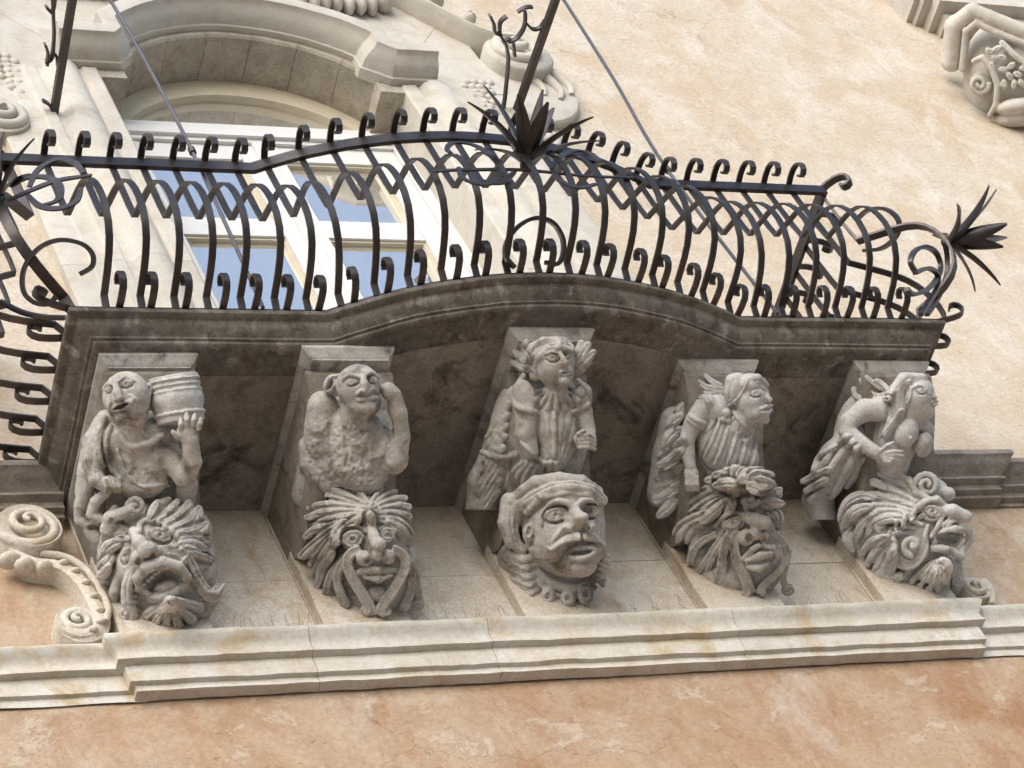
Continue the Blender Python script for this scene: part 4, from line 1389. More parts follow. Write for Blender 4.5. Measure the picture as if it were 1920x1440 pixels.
    h.band([(735, 1225, 40), (728, 1150, 70), (708, 1070, 105), (660, 1000, 165), (630, 985, 205)], (34, 30), 2)
    h.band([(660, 1250, 110), (690, 1190, 115), (702, 1110, 130), (690, 1050, 160), (640, 990, 215)], (40, 34), 2)
    h.band([(555, 1275, 165), (580, 1225, 185), (640, 1135, 200), (672, 1060, 200), (660, 1010, 212), (618, 985, 240)], (50, 42), 3)
    for x, y, r, sg, c in ((498, 1262, 27, 1, 165), (590, 1262, 25, -1, 160), (330, 1250, 32, 1, 100), (402, 1232, 23, 1, 150), (735, 1232, 25, -1, 45), (676, 1240, 23, -1, 110)):
        h.E(x, y, c, r * 0.9, r * 0.9, r * 0.7, 0, 4)
        h.curl(x, y, r * 0.8, r * 0.34, 1.2, 200, sg, 1.5, 0.4, 6, c=c + r * 0.45)
    # rosette on the brow
    h.E(512, 800, 210, 34, 34, 40, 0, 8)
    for q in range(8):
        a = RAD(45 * q + 20)
        h.E(512 + 24 * math.cos(a), 802 + 22 * math.sin(a), 240, 15, 13, 16, 45 * q + 20, 1.5)
    h.E(512, 800, 256, 15, 15, 14, 0, 1.5)
    for x in (494, 512, 530):
        h.leaf([(512, 822), ((512 + x) / 2, 842), (x, 876)], 15, 190)
    h.rough(3, 0.06)
    return f, h
# ---- third corbel: turbaned woman above the moustached turbaned head
def carve_c3():
    B = (840, 580, 2.4, 0.0)
    f = Carve(*B, 60, 700, 90, 900, -120, 330, seed=3)
    # drapery mass behind, hanging to the left
    f.E(330, 560, 20, 150, 300, 90, 10, 20)
    f.T([(300, 400, 60, 60), (250, 600, 40, 80), (170, 780, 10, 80), (140, 960, -30, 70)], 20)
    f.E(440, 560, 5, 190, 300, 70, 0, 24)
    # torso
    f.E(490, 520, 90, 105, 170, 80, 0, 16)
    f.E(480, 640, 85, 75, 90, 70, 0, 16)
    # shoulders and upper arm
    f.E(350, 420, 110, 62, 80, 60, -15, 12)
    f.E(600, 400, 100, 48, 70, 55, 15, 12)
    f.T([(350, 450, 130, 55), (350, 560, 140, 46), (375, 640, 140, 34)], 10)
    f.T([(610, 450, 100, 40), (630, 540, 110, 32), (640, 600, 140, 30)], 10)
    # neck and head
    f.T([(490, 400, 130, 52), (485, 340, 150, 50)], 10)
    f.E(480, 240, 170, 88, 108, 92, 12, 8)
    f.E(515, 290, 185, 52, 56, 60, 10, 10)
    # turban
    f.E(462, 190, 165, 102, 66, 100, -18, 6)
    f.T([(378, 250, 160, 26), (385, 180, 185, 30), (430, 150, 225, 26), (500, 150, 240, 24), (552, 175, 220, 20)], 6)
    f.T([(390, 300, 140, 24), (388, 250, 165, 26)], 8)
    for q in range(3):
        f.G([(382, 230 - 20 * q), (430, 172 - 12 * q), (500, 160 - 9 * q), (550, 178 - 6 * q)], 4.5)
    # face
    f.eye(470, 219, 25, 15, 8, lid=0.28)
    f.eye(532, 208, 17, 14, 8, lid=0.28)
    f.D([(445, 200), (470, 190), (492, 198)], (5, 4), 0.2, 4)
    f.T([(505, 195, 258, 9), (520, 225, 272, 12), (528, 240, 276, 14)], 6)
    f.E(512, 244, 262, 9, 7, 10); f.E(541, 240, 258, 8, 7, 10)
    f.E(516, 250, 272, 5, 4, 8, 0, 2, True); f.E(537, 247, 272, 5, 4, 8, 0, 2, True)
    f.D([(506, 284), (530, 274), (556, 280)], 7, 0.2, 3)
    f.D([(508, 292), (535, 296), (556, 286)], 6, 0.2, 3)
    f.E(532, 286, 262, 24, 7, 22, -4, 2, True)
    f.E(525, 322, 232, 26, 20, 22)
    f.T([(398, 300, 168, 17), (404, 240, 206, 19), (438, 192, 240, 19), (500, 170, 254, 17), (556, 182, 232, 14)], 3)
    for q in (1, 2, 3):
        f.G([(392 - 5 * q, 285 - 8 * q), (392 - 4 * q, 222 - 9 * q), (432 - 6 * q, 172 - 9 * q), (500, 148 - 7 * q), (552, 160 - 7 * q)], 6)
    # wings of hair / leaves either side of the head
    for (x0, y0, x1, y1, r) in ((390, 250, 330, 160, 22), (380, 270, 300, 190, 22), (385, 290, 290, 240, 20), (350, 180, 345, 130, 18), (570, 260, 630, 160, 24), (565, 280, 655, 195, 24), (575, 230, 600, 150, 20), (560, 300, 640, 240, 16)):
        f.T([(x0, y0, 90, r), ((x0 + x1) / 2, (y0 + y1) / 2, 110, r * 1.1), (x1, y1, 95, r * 0.7)], 6)
        f.G([(x0, y0), (x1, y1)], r * 0.22)
    # ruff collar with pleats, cape lapels
    for q in range(9):
        a = RAD(15 + 150 * q / 8)
        x0, y0 = 488 + 52 * math.cos(a), 352 + 30 * math.sin(a)
        x1, y1 = 488 + 118 * math.cos(a), 358 + 92 * math.sin(a)
        f.D([(x0, y0), (x1, y1)], (9, 15), 0.25, 4)
    f.D([(340, 300), (300, 370), (312, 440), (400, 465)], (14, 12), 0.4, 4, floor=120)
    f.E(345, 390, 155, 50, 78, 26, -18, 6)
    f.D([(585, 320), (632, 370), (630, 430), (560, 460)], (12, 10), 0.4, 4, floor=120)
    # bodice folds
    for x in (425, 460, 495, 530, 565):
        f.G([(x, 470), (x + (480 - x) * 0.15, 560), (480 + (x - 480) * 0.5, 660)], 6)
    f.D([(478, 470), (480, 560), (478, 665)], 10, 0.2, 4)
    f.D([(330, 600), (390, 660), (440, 690), (470, 690)], (10, 9), 0.3, 4)
    # hand on hip at the right
    f.E(610, 590, 150, 44, 38, 34, 10, 8)
    for q in range(4):
        f.T([(590, 570 + 17 * q, 172, 11), (632, 565 + 18 * q, 180, 11), (660, 582 + 16 * q, 158, 9)], 3)
    f.T([(585, 560, 180, 10), (612, 545, 185, 9)], 3)
    # skirts and long folds to the lower left
    for q in range(7):
        x = 270 + 34 * q
        f.D([(330 + 26 * q, 690), (x + 10, 740), (x - 10, 800)], (13, 10), 0.2, 5)
    for q in range(9):
        f.D([(270 - 6 * q, 430 + 48 * q), (220 - 8 * q, 520 + 50 * q), (170 - 6 * q, 580 + 52 * q)], (20, 9), 0.2, 5)
        f.G([(285 - 8 * q, 450 + 48 * q), (215 - 8 * q, 545 + 50 * q)], 6)
    f.D([(150, 640), (230, 668), (300, 655)], (10, 16), 0.4, 4)
    f.rough(3, 0.05)

    h = Carve(*B, 60, 760, 720, 1370, -140, 420, seed=33)
    h.E(520, 980, 90, 190, 225, 190, -8, 10)
    h.E(560, 1085, 110, 130, 120, 130, -15, 20)
    # jaw and cheeks
    h.E(470, 1060, 170, 100, 90, 90, 0, 20)
    h.E(640, 1060, 130, 70, 80, 90, 0, 20)
    h.E(600, 1165, 185, 70, 42, 52, -12, 14)
    h.E(520, 1010, 220, 110, 90, 60, 0, 24)
    # back support
    h.T([(330, 1120, -20, 110), (420, 1240, 0, 110), (560, 1260, 20, 90)], 20)
    # turban: crown and rolls
    h.E(525, 860, 100, 178, 105, 175, 6, 8)
    h.T([(300, 950, 120, 32), (330, 890, 165, 34), (395, 845, 212, 34), (470, 812, 245, 32), (560, 798, 252, 30), (640, 815, 222, 30), (692, 860, 160, 28)], 8)
    h.T([(356, 915, 205, 16), (420, 848, 250, 18), (520, 826, 266, 16), (620, 834, 246, 16), (692, 872, 180, 16)], 6)
    h.T([(325, 835, 120, 34), (395, 785, 185, 36), (500, 765, 205, 34), (600, 778, 190, 32), (670, 822, 145, 28)], 8)
    for q in (1,):
        h.G([(350 - 10 * q, 885 - 26 * q), (430, 826 - 20 * q), (530, 795 - 14 * q), (640, 805 - 11 * q), (700, 850 - 8 * q)], 6)
    # falling tail of the turban
    h.T([(280, 870, 110, 46), (270, 960, 125, 46), (290, 1040, 130, 36), (335, 1085, 130, 22)], 8)
    for q in range(3):
        h.G([(262 + 24 * q, 880), (262 + 22 * q, 980), (300 + 14 * q, 1070)], 6)
    # ear
    h.E(362, 1005, 215, 26, 44, 30, 10, 6)
    h.E(366, 1000, 240, 13, 26, 14, 10, 3, True)
    h.E(378, 1080, 200, 16, 22, 20, 0, 6)
    # brows, eyes, nose
    h.D([(420, 968), (430, 915), (475, 868), (530, 868), (556, 890)], (9, 15), 0.9, 4)
    h.D([(580, 885), (610, 860), (655, 868), (684, 925)], (13, 8), 0.9, 4)
    h.eye(486, 925, 50, 27, -12, lid=0.30)
    h.eye(642, 910, 30, 25, 14, lid=0.30)
    h.E(572, 950, 268, 46, 46, 34, -10, 14)
    h.T([(556, 872, 252, 20), (572, 912, 284, 24), (592, 936, 298, 26)], 12)
    h.E(606, 938, 300, 27, 24, 23, -20, 8)
    h.E(545, 984, 274, 34, 24, 30, 0, 8); h.E(640, 980, 275, 24, 24, 26, 0, 8)
    h.E(573, 990, 308, 13, 17, 26, 0, 3, True); h.E(632, 988, 298, 11, 15, 26, 0, 3, True)
    # cheek folds
    h.D([(520, 985), (475, 1040), (480, 1090)], (9, 6), 0.15, 8)
    # mouth, parted
    h.E(598, 1100, 232, 74, 50, 50, -8, 14)
    h.D([(536, 1090), (566, 1072), (600, 1068), (638, 1074), (658, 1084)], (7, 7), 0.3, 4)
    h.D([(532, 1106), (570, 1124), (618, 1119), (656, 1100)], 11, 0.3, 4)
    h.E(598, 1096, 283, 56, 12, 46, -8, 2, True)
    h.E(592, 1160, 232, 52, 34, 40, -8, 12)
    # moustache: two curled tufts either side of the nose
    for q in range(3):
        h.D([(590, 1012 + 9 * q), (548, 1020 + 10 * q), (506, 1040 + 8 * q), (468, 1074 + 3 * q), (450, 1084 - 6 * q)], (11, 6), 0.75, 1.5)
        h.D([(616, 1012 + 9 * q), (650, 1018 + 10 * q), (684, 1034 + 8 * q), (706, 1056 + 3 * q)], (11, 6), 0.75, 1.5)
    # beaded collar and ruff
    h.D([(400, 1180), (470, 1235), (570, 1255), (660, 1210), (700, 1130)], 22, 0.3, 4, floor=70)
    h.D([(395, 1215), (460, 1275), (560, 1295), (660, 1250)], 13, 0.5, 4, floor=80)
    for x, y in ((450, 1292), (540, 1302), (618, 1285)):
        h.E(x, y, 120, 36, 46, 40, 0, 5)
        h.E(x, y - 2, 158, 13, 18, 20, 0, 3, True)
    for q in range(6):
        h.D([(668 + 6 * q, 1215 - 24 * q), (700 + 4 * q, 1240 - 26 * q)], (10, 12), 0.4, 3, floor=60)
    # plaited hair at the left
    for q in range(6):
        y = 1100 + 38 * q
        h.T([(290 + 6 * q, y, 90, 26), (340 + 8 * q, y + 30, 130, 28), (395, y + 10, 110, 22)], 4)
        h.G([(290 + 6 * q, y + 18), (340 + 8 * q, y + 48), (395, y + 28)], 5)
        h.G([(295 + 6 * q, y + 2), (345 + 8 * q, y + 24)], 3.5)
    h.rough(4, 0.05)
    return f, h
# ---- fourth corbel: woman in a kerchief above the flower-browed mask
def carve_c4():
    B = (1180, 650, 2.77, 0.924)
    f = Carve(*B, 60, 770, 130, 900, -130, 330, seed=41)
    f.E(420, 470, 10, 200, 280, 90, 0, 20)
    f.E(490, 490, 90, 150, 170, 95, -12, 18)
    f.E(570, 580, 80, 105, 100, 90, 0, 16)
    f.E(450, 340, 95, 110, 90, 80, 0, 16)
    # leaning neck and head, profile to the right
    f.T([(560, 420, 120, 72), (600, 360, 150, 60)], 12)
    f.E(640, 270, 165, 90, 110, 95, 8, 8)
    f.E(668, 330, 165, 66, 66, 72, 0, 14)
    f.E(650, 340, 205, 50, 50, 45, 0, 14)
    f.D([(612, 218), (650, 195), (700, 218)], (8, 7), 0.4, 4)
    f.eye(658, 242, 28, 16, -6, lid=0.28)
    f.T([(700, 236, 205, 12), (716, 262, 215, 14), (728, 276, 215, 16)], 7)
    f.E(712, 284, 208, 12, 10, 12, 0, 4)
    f.E(716, 292, 214, 7, 6, 9, 0, 2, True)
    f.D([(688, 322), (712, 312), (736, 305)], 10, 0.4, 3)
    f.D([(694, 340), (716, 345), (735, 328)], 10, 0.4, 3)
    f.G([(690, 330), (714, 328), (738, 316)], 5)
    f.E(700, 380, 175, 30, 24, 28, 0, 8)
    # kerchief: hanging flap and band
    f.E(630, 200, 165, 86, 62, 92, 0, 4)
    f.E(550, 215, 190, 58, 84, 52, 22, 4)
    f.E(540, 180, 190, 44, 42, 44, 0, 8)
    f.D([(616, 150), (602, 210), (565, 268), (515, 305)], (8, 7), 0.5, 2, floor=190)
    f.T([(618, 172, 230, 22), (668, 162, 232, 20), (712, 200, 195, 16)], 4)
    f.T([(620, 198, 236, 12), (668, 184, 238, 12), (706, 215, 200, 10)], 3)
    f.G([(545, 165), (522, 230), (520, 275)], 5)
    # knot, collar, bow
    f.E(508, 345, 185, 24, 28, 24, 0, 5)
    for x, y in ((490, 378), (518, 385), (545, 372), (560, 395)):
        f.E(x, y, 180, 17, 16, 16, 0, 3)
    f.D([(545, 340), (590, 400), (640, 440)], (13, 12), 0.4, 4)
    for q in range(4):
        f.G([(575 + 20 * q, 420 + 8 * q), (560 + 22 * q, 470 + 8 * q)], 7)
    f.D([(640, 430), (618, 480), (600, 490)], 13, 0.5, 3)
    # dress folds
    for pts in ([(455, 380), (420, 480), (370, 580)], [(500, 420), (470, 520), (430, 610)], [(545, 450), (520, 540), (490, 620)], [(590, 500), (575, 570), (560, 630)], [(640, 500), (640, 560), (620, 620)]):
        f.G(pts, 8, 6)
        f.D([(x + 16, y) for x, y in pts], (9, 7), 0.15, 5)
    # rolled sleeve and straight arm down to the hand
    f.T([(400, 300, 130, 56), (345, 380, 140, 54)], 10)
    f.D([(318, 360), (350, 385), (390, 400)], 14, 0.5, 3); f.D([(310, 380), (345, 408), (385, 420)], 13, 0.5, 3)
    f.T([(330, 400, 150, 48), (300, 480, 155, 42), (305, 560, 160, 34), (318, 620, 165, 30)], 8)
    f.E(322, 660, 165, 38, 46, 28, -8, 6)
    for q in range(4):
        f.T([(300 + 17 * q, 680, 182, 11), (298 + 18 * q, 715, 182, 11), (304 + 18 * q, 745, 165, 9)], 2.5)
    f.D([(405, 290), (440, 380), (400, 440)], (10, 8), 0.3, 4)
    # leaves behind the shoulder and down the side
    for pts, r in (([(480, 225), (400, 212), (340, 172), (300, 148)], 20), ([(470, 245), (400, 248), (330, 220), (285, 190)], 20), ([(470, 205), (430, 182), (395, 150)], 18), ([(390, 275), (320, 265), (280, 235)], 18)):
        f.T([(x, y, 70 - 12 * i, r * (1 - 0.15 * i)) for i, (x, y) in enumerate(pts)], 3)
        f.G(pts, r * 0.3)
    for pts, r in (([(300, 300), (260, 340), (240, 400)], 22), ([(270, 360), (220, 400), (200, 460)], 22), ([(260, 430), (210, 470), (180, 530)], 24), ([(280, 480), (240, 540), (160, 570)], 22), ([(270, 540), (210, 600), (150, 620)], 24),
                   ([(280, 610), (210, 660), (150, 680)], 24), ([(280, 680), (210, 720), (150, 740)], 24), ([(250, 740), (180, 790), (130, 800)], 24), ([(240, 800), (190, 850), (150, 880)], 22)):
        f.leaf(pts, r * 1.2, 5)
    f.T([(230, 380, -20, 70), (200, 560, -40, 80), (170, 760, -60, 80)], 20)
    f.rough(2, 0.05)

    h = Carve(*B, 200, 880, 600, 1360, -150, 400, seed=43)
    h.E(590, 960, 50, 180, 235, 165, 12, 10)
    h.E(480, 860, 20, 215, 185, 130, -20, 30)
    h.E(640, 740, 60, 130, 90, 120, 0, 30)
    h.E(560, 1190, 30, 200, 110, 120, 0, 30)
    h.E(700, 1120, 20, 100, 150, 110, 0, 30)
    h.E(390, 1080, 10, 90, 130, 90, 0, 30)
    # feathered leaves at the left
    L = [([(560, 740), (480, 735), (410, 745), (355, 765)], 24), ([(550, 755), (470, 765), (380, 790), (318, 822)], 25), ([(545, 770), (460, 795), (380, 830), (315, 866)], 24), ([(535, 785), (470, 815), (400, 850), (345, 880)], 22), ([(420, 860), (340, 895), (270, 935), (234, 972)], 22), ([(400, 890), (330, 935), (280, 972), (250, 1010)], 22),
         ([(395, 925), (340, 970), (300, 1015)], 22), ([(425, 960), (370, 1000), (318, 1060)], 20), ([(520, 795), (470, 840), (430, 885)], 21), ([(530, 800), (495, 850), (460, 905)], 20), ([(510, 800), (440, 860), (375, 915)], 22), ([(545, 805), (520, 850), (500, 895)], 17),
         ([(760, 850), (775, 890), (782, 945)], 20), ([(700, 850), (745, 872), (768, 905)], 16)]
    for pts, r in L:
        h.leaf(pts, r * 1.15, 85)
    # brow ridge, eye
    h.E(545, 915, 205, 70, 50, 50, -20, 10)
    h.D([(448, 930), (490, 885), (545, 862), (600, 880)], (13, 14), 0.9, 4)
    h.eye(540, 915, 40, 27, -24, lid=0.28)
    h.eye(715, 880, 18, 20, 0, lid=0.26)
    # great nose pointing right
    h.T([(600, 880, 215, 30), (650, 900, 250, 36), (700, 916, 256, 36)], 10)
    h.E(700, 908, 258, 38, 30, 34, 10, 8)
    h.E(606, 990, 240, 46, 44, 36, -30, 6); h.E(700, 985, 222, 30, 36, 34, 0, 6)
    h.E(655, 965, 250, 28, 42, 32, -10, 8)
    h.E(626, 998, 268, 22, 30, 34, -25, 2, True); h.E(700, 1002, 250, 15, 22, 30, 0, 2, True)
    h.D([(560, 940), (548, 990), (565, 1040)], (10, 12), 0.5, 4)
    # twisted lips
    h.E(660, 1110, 185, 62, 60, 50, 0, 8)
    h.T([(588, 1105, 205, 14), (640, 1055, 238, 18), (672, 1034, 240, 15)], 4)
    h.T([(612, 1112, 222, 14), (680, 1086, 240, 22), (732, 1078, 220, 16)], 4)
    h.T([(620, 1146, 218, 14), (675, 1152, 228, 20), (712, 1132, 212, 14)], 4)
    h.G([(620, 1128), (680, 1120), (728, 1104)], 9)
    h.T([(690, 1034, 222, 16), (745, 1045, 205, 19), (772, 1085, 175, 17), (752, 1115, 165, 14)], 3)
    h.E(640, 1215, 170, 40, 34, 50, 0, 6, True)
    # straps
    h.band([(318, 1120, 70), (335, 1060, 110), (380, 1010, 140), (450, 975, 165)], (44, 36), 2)
    h.band([(358, 1170, 80), (395, 1115, 120), (440, 1045, 160), (490, 970, 190)], (30, 30), 2)
    h.band([(405, 1168, 100), (430, 1110, 140), (465, 1045, 175), (520, 965, 205)], (28, 28), 2)
    h.band([(450, 1262, 95), (475, 1195, 130), (485, 1110, 170), (500, 1030, 205), (530, 960, 222)], (62, 46), 3)
    h.band([(625, 1272, 135), (600, 1195, 165), (560, 1110, 195), (545, 1025, 222), (560, 960, 236)], (60, 48), 3)
    h.band([(672, 1278, 125), (700, 1235, 140), (785, 1160, 140), (818, 1085, 130), (795, 1010, 140), (740, 965, 185)], (42, 34), 3)
    h.band([(818, 1262, 50), (800, 1200, 70), (818, 1120, 85), (832, 1060, 95)], (34, 26), 2)
    for x, y, r, sg, c in ((442, 1268, 42, 1, 75), (610, 1276, 27, -1, 125), (690, 1278, 25, 1, 120), (826, 1262, 33, -1, 35)):
        h.E(x, y, c, r, r * 0.95, r * 0.8, 0, 4)
        h.curl(x, y, r * 0.82, r * 0.32, 1.2, 180, sg, 1.5, 0.3, 6, c=c + r * 0.5)
    # daisy on the brow
    h.E(590, 712, 160, 110, 66, 70, 0, 14)
    P = [(405, 695, 24), (445, 668, 26), (500, 648, 26), (545, 630, 24), (595, 640, 22), (640, 640, 22), (690, 645, 26), (738, 672, 28), (745, 715, 24), (690, 760, 20), (500, 745, 22), (440, 725, 22)]
    for x, y, r in P:
        h.leaf([(585 + (x - 585) * 0.3, 715 + (y - 715) * 0.3), ((x * 0.55 + 585 * 0.45), (y * 0.55 + 715 * 0.45) - 6), (x, y)], r * 1.35, 175, 0.4)
    h.E(582, 715, 244, 44, 32, 24, 0, 3)
    for q in range(11):
        a = RAD(33 * q)
        h.E(582 + 33 * math.cos(a), 715 + 24 * math.sin(a), 258, 8, 8, 9, 0, 1)
    for q in range(6):
        a = RAD(60 * q + 10)
        h.E(582 + 15 * math.cos(a), 715 + 11 * math.sin(a), 266, 8, 8, 8, 0, 1)
    # tassel leaf at the right of the brow, knot of berries
    h.leaf([(670, 800), (725, 785), (785, 742)], 26, 130, 0.4); h.leaf([(675, 815), (735, 812), (798, 815)], 24, 120, 0.4)
    h.T([(690, 800, 150, 22), (770, 770, 130, 26)], 6)
    for x, y, r in ((598, 800, 22), (634, 790, 20), (610, 830, 22), (645, 822, 26), (668, 806, 16), (560, 762, 20), (540, 772, 16)):
        h.E(x, y, 228, r, r, r * 0.9, 0, 1.5)
    h.rough(3, 0.06)
    return f, h
# ---- fifth corbel: long-haired woman above the roaring scroll-bearded mask
def carve_c5():
    B = (1480, 650, 2.77, 1.889)
    f = Carve(*B, 30, 800, 130, 900, -150, 330, seed=51)
    f.E(420, 480, 0, 190, 260, 90, 0, 20)
    f.E(560, 460, 70, 110, 170, 95, 0, 18)
    f.E(540, 600, 70, 90, 90, 80, 0, 16)
    # neck, head in profile looking right
    f.T([(610, 400, 120, 66), (640, 340, 140, 62)], 10)
    f.E(668, 258, 150, 88, 104, 92, 10, 8)
    f.E(690, 320, 150, 66, 62, 70, 0, 14)
    f.D([(640, 215), (675, 200), (715, 222)], (7, 6), 0.4, 4)
    f.eye(688, 230, 24, 14, 4, lid=0.28)
    f.T([(722, 232, 175, 12), (742, 252, 180, 14), (755, 264, 180, 14)], 6)
    f.E(740, 272, 178, 10, 8, 12, 0, 4); f.E(752, 274, 184, 7, 5, 10, 0, 2, True)
    f.D([(738, 290), (755, 284), (768, 284)], 7, 0.4, 3); f.D([(740, 302), (756, 304), (768, 296)], 7, 0.4, 3)
    f.G([(738, 296), (768, 290)], 4)
    f.E(722, 348, 150, 26, 24, 30, 0, 10)
    # hair: cap and long tress
    f.T([(690, 165, 170, 28), (600, 175, 190, 44), (560, 230, 190, 44), (570, 310, 190, 40), (540, 390, 185, 34), (500, 460, 165, 20)], 6)
    f.D([(622, 175), (632, 240), (615, 300)], (9, 7), 0.5, 3)
    for q in range(6):
        o = q * 13 - 32
        f.G([(640 + o * 0.7, 160), (585 + o, 220), (575 + o, 310), (540 + o * 0.9, 400), (490 + o * 0.5, 470)], 4)
    for q in range(4):
        f.D([(600 - 8 * q, 330), (570 - 14 * q, 400), (520 - 16 * q, 470)], (9, 5), 0.3, 2.5)
    # scroll leaf behind the head
    for pts, r in (([(520, 250), (450, 260), (400, 220), (375, 175)], 22), ([(500, 220), (450, 200), (400, 160)], 18), ([(530, 240), (480, 190), (450, 175)], 16), ([(520, 270), (430, 280), (350, 260), (335, 220)], 20)):
        f.D(pts, (r, r * 0.7), 0.5, 3, floor=60)
        f.G(pts, r * 0.25)
    # breasts and chest
    f.E(607, 448, 165, 64, 84, 62, 18, 5)
    f.E(697, 510, 125, 48, 66, 56, 14, 5)
    f.E(632, 474, 222, 9, 9, 9, 0, 2)
    f.T([(680, 400, 100, 44), (720, 430, 60, 36)], 10)
    # arm folded across: shoulder, elbow left, hand on belly
    f.T([(490, 330, 120, 62), (390, 330, 130, 58), (310, 390, 140, 48)], 12)
    f.T([(310, 395, 145, 48), (300, 440, 150, 44), (380, 510, 185, 42), (450, 550, 200, 36)], 10)
    f.E(490, 565, 200, 46, 34, 28, 20, 6)
    for q, (x, y) in enumerate(((585, 545), (590, 568), (575, 592), (545, 610))):
        f.T([(500, 552 + 14 * q, 222, 13), ((500 + x) / 2, (552 + 14 * q + y) / 2 - 3, 226, 12), (x, y, 205, 9)], 2.5)
    f.T([(470, 545, 220, 13), (510, 512, 225, 11), (540, 498, 210, 9)], 3)
    # drapery below the elbow
    f.T([(340, 490, 40, 95), (255, 590, 15, 105), (200, 690, -20, 95)], 20)
    for pts, r in (([(300, 470), (230, 520), (190, 600), (135, 650)], 26), ([(330, 500), (270, 560), (215, 640), (180, 700)], 26), ([(350, 530), (320, 600), (270, 690), (220, 770)], 26), ([(370, 560), (350, 640), (300, 720)], 22), ([(380, 580), (400, 640), (420, 700)], 20), ([(240, 520), (160, 570), (130, 640)], 20)):
        f.D(pts, (r * 0.8, r), 0.1, 4, floor=10)
        f.G([(x + r * 0.9, y) for x, y in pts], r * 0.3)
    # leaves on the side of the bracket
    for q in range(7):
        y = 640 + 50 * q
        f.D([(200 - 4 * q, y), (130 + 6 * q, y + 30), (70 + 16 * q, y + 60)], (20, 16), 0.3, 4, floor=-30)
        f.G([(200 - 4 * q, y), (130 + 6 * q, y + 30), (70 + 16 * q, y + 60)], 5)
    f.T([(200, 660, -40, 70), (150, 800, -70, 80), (180, 900, -80, 70)], 20)
    f.rough(2, 0.05)

    h = Carve(*B, 150, 980, 630, 1330, -170, 400, seed=53)
    h.E(620, 980, 30, 220, 215, 160, 10, 10)
    h.E(480, 900, 0, 225, 190, 130, -15, 30)
    h.E(640, 1160, 10, 210, 110, 120, 0, 30)
    h.E(470, 1090, 10, 120, 140, 110, 0, 30)
    h.E(710, 760, 20, 120, 90, 90, 0, 30)
    h.E(700, 950, 110, 110, 90, 90, 0, 24)
    h.E(800, 950, 60, 110, 110, 110, 0, 24)
    # crest of broad leaves sweeping back
    L = [([(620, 720), (590, 680), (556, 658)], 20), ([(700, 800), (640, 750), (590, 700), (540, 655)], 26), ([(690, 815), (600, 765), (520, 705), (452, 668)], 29), ([(680, 830), (590, 795), (500, 745), (425, 712)], 27), ([(665, 845), (570, 822), (470, 785), (400, 768)], 25), ([(440, 790), (370, 780), (300, 820), (262, 900)], 24),
         ([(640, 865), (540, 850), (430, 845), (340, 890), (290, 975)], 25), ([(620, 880), (530, 868), (440, 880), (370, 940), (342, 1015)], 23), ([(600, 895), (520, 890), (450, 915), (405, 970)], 20), ([(420, 830), (340, 855), (275, 940)], 21), ([(500, 735), (440, 705), (395, 720)], 16), ([(330, 950), (300, 1000), (330, 1060)], 20)]
    for pts, r in L:
        h.leaf(pts, r * 1.15, 70, 0.3)
    # eye and brow
    h.E(745, 860, 185, 66, 50, 44, 15, 10)
    h.T([(640, 855, 190, 16), (700, 812, 215, 22), (765, 795, 205, 22), (812, 832, 170, 16)], 5)
    h.eye(747, 856, 40, 27, 18, lid=0.3)
    h.D([(700, 890), (740, 900), (780, 885)], (7, 6), 0.6, 3)
    # nose thrust to the right
    h.T([(790, 855, 175, 34), (850, 855, 190, 38), (905, 880, 175, 36)], 10)
    h.E(905, 880, 178, 46, 34, 36, 12, 8)
    h.E(838, 925, 190, 44, 34, 34, -10, 6)
    h.E(868, 928, 212, 26, 17, 30, -12, 2, True)
    h.T([(795, 880, 205, 14), (775, 930, 215, 15), (740, 985, 210, 14)], 4)
    h.T([(835, 890, 205, 8), (800, 925, 212, 9), (798, 965, 205, 8)], 3)
    # mouth: upper lip, cavity with teeth, lower lip
    h.T([(755, 1012, 190, 18), (800, 968, 212, 22), (860, 948, 208, 22), (930, 950, 160, 18)], 5)
    h.T([(748, 1045, 185, 20), (820, 1052, 198, 24), (892, 1088, 165, 22), (900, 1050, 150, 16)], 5)
    h.E(852, 1004, 205, 92, 38, 95, 8, 3, True)
    for q in range(6):
        h.E(838 + 16 * q, 978 + 3 * q, 165 - 6 * q, 8, 10, 11, 0, 1)
    for q in range(5):
        h.E(800 + 20 * q, 1030 + 6 * q, 172 - 5 * q, 9, 9, 11, 0, 1)
    h.T([(930, 952, 150, 20), (942, 1000, 125, 20), (908, 1050, 135, 16)], 5)
    h.T([(720, 930, 210, 10), (705, 985, 215, 12), (715, 1040, 205, 10)], 3)
    # shell beard
    h.E(765, 1150, 80, 105, 80, 90, 0, 14)
    for x, y in ((632, 1222), (672, 1252), (722, 1274), (772, 1268), (812, 1226), (836, 1165)):
        h.leaf([(795, 1112), ((795 + x) / 2, (1112 + y) / 2), (x, y)], 27, 110, 0.4)
    for x, y in ((650, 1240), (697, 1266), (748, 1276), (794, 1250), (826, 1198)):
        h.G([(780 + (x - 795) * 0.1, 1125), ((795 + x) / 2, (1112 + y) / 2), (x, y)], 9)
    h.T([(870, 1130, 60, 30), (872, 1210, 20, 36), (860, 1260, 0, 30)], 6)
    h.curl(872, 1215, 26, 11, 1.2, 90, 1, 2, 0.3, 8, c=45)
    # cheek leaf with serrated edge
    h.acanthus([(455, 1005), (530, 985), (600, 925), (695, 878)], 27, 4, 0.9, 2, 0.6)
    h.E(478, 935, 120, 36, 34, 40, 0, 6)
    h.curl(478, 935, 32, 13, 1.3, 60, 1, 1.5, 0.3, 12, c=158)
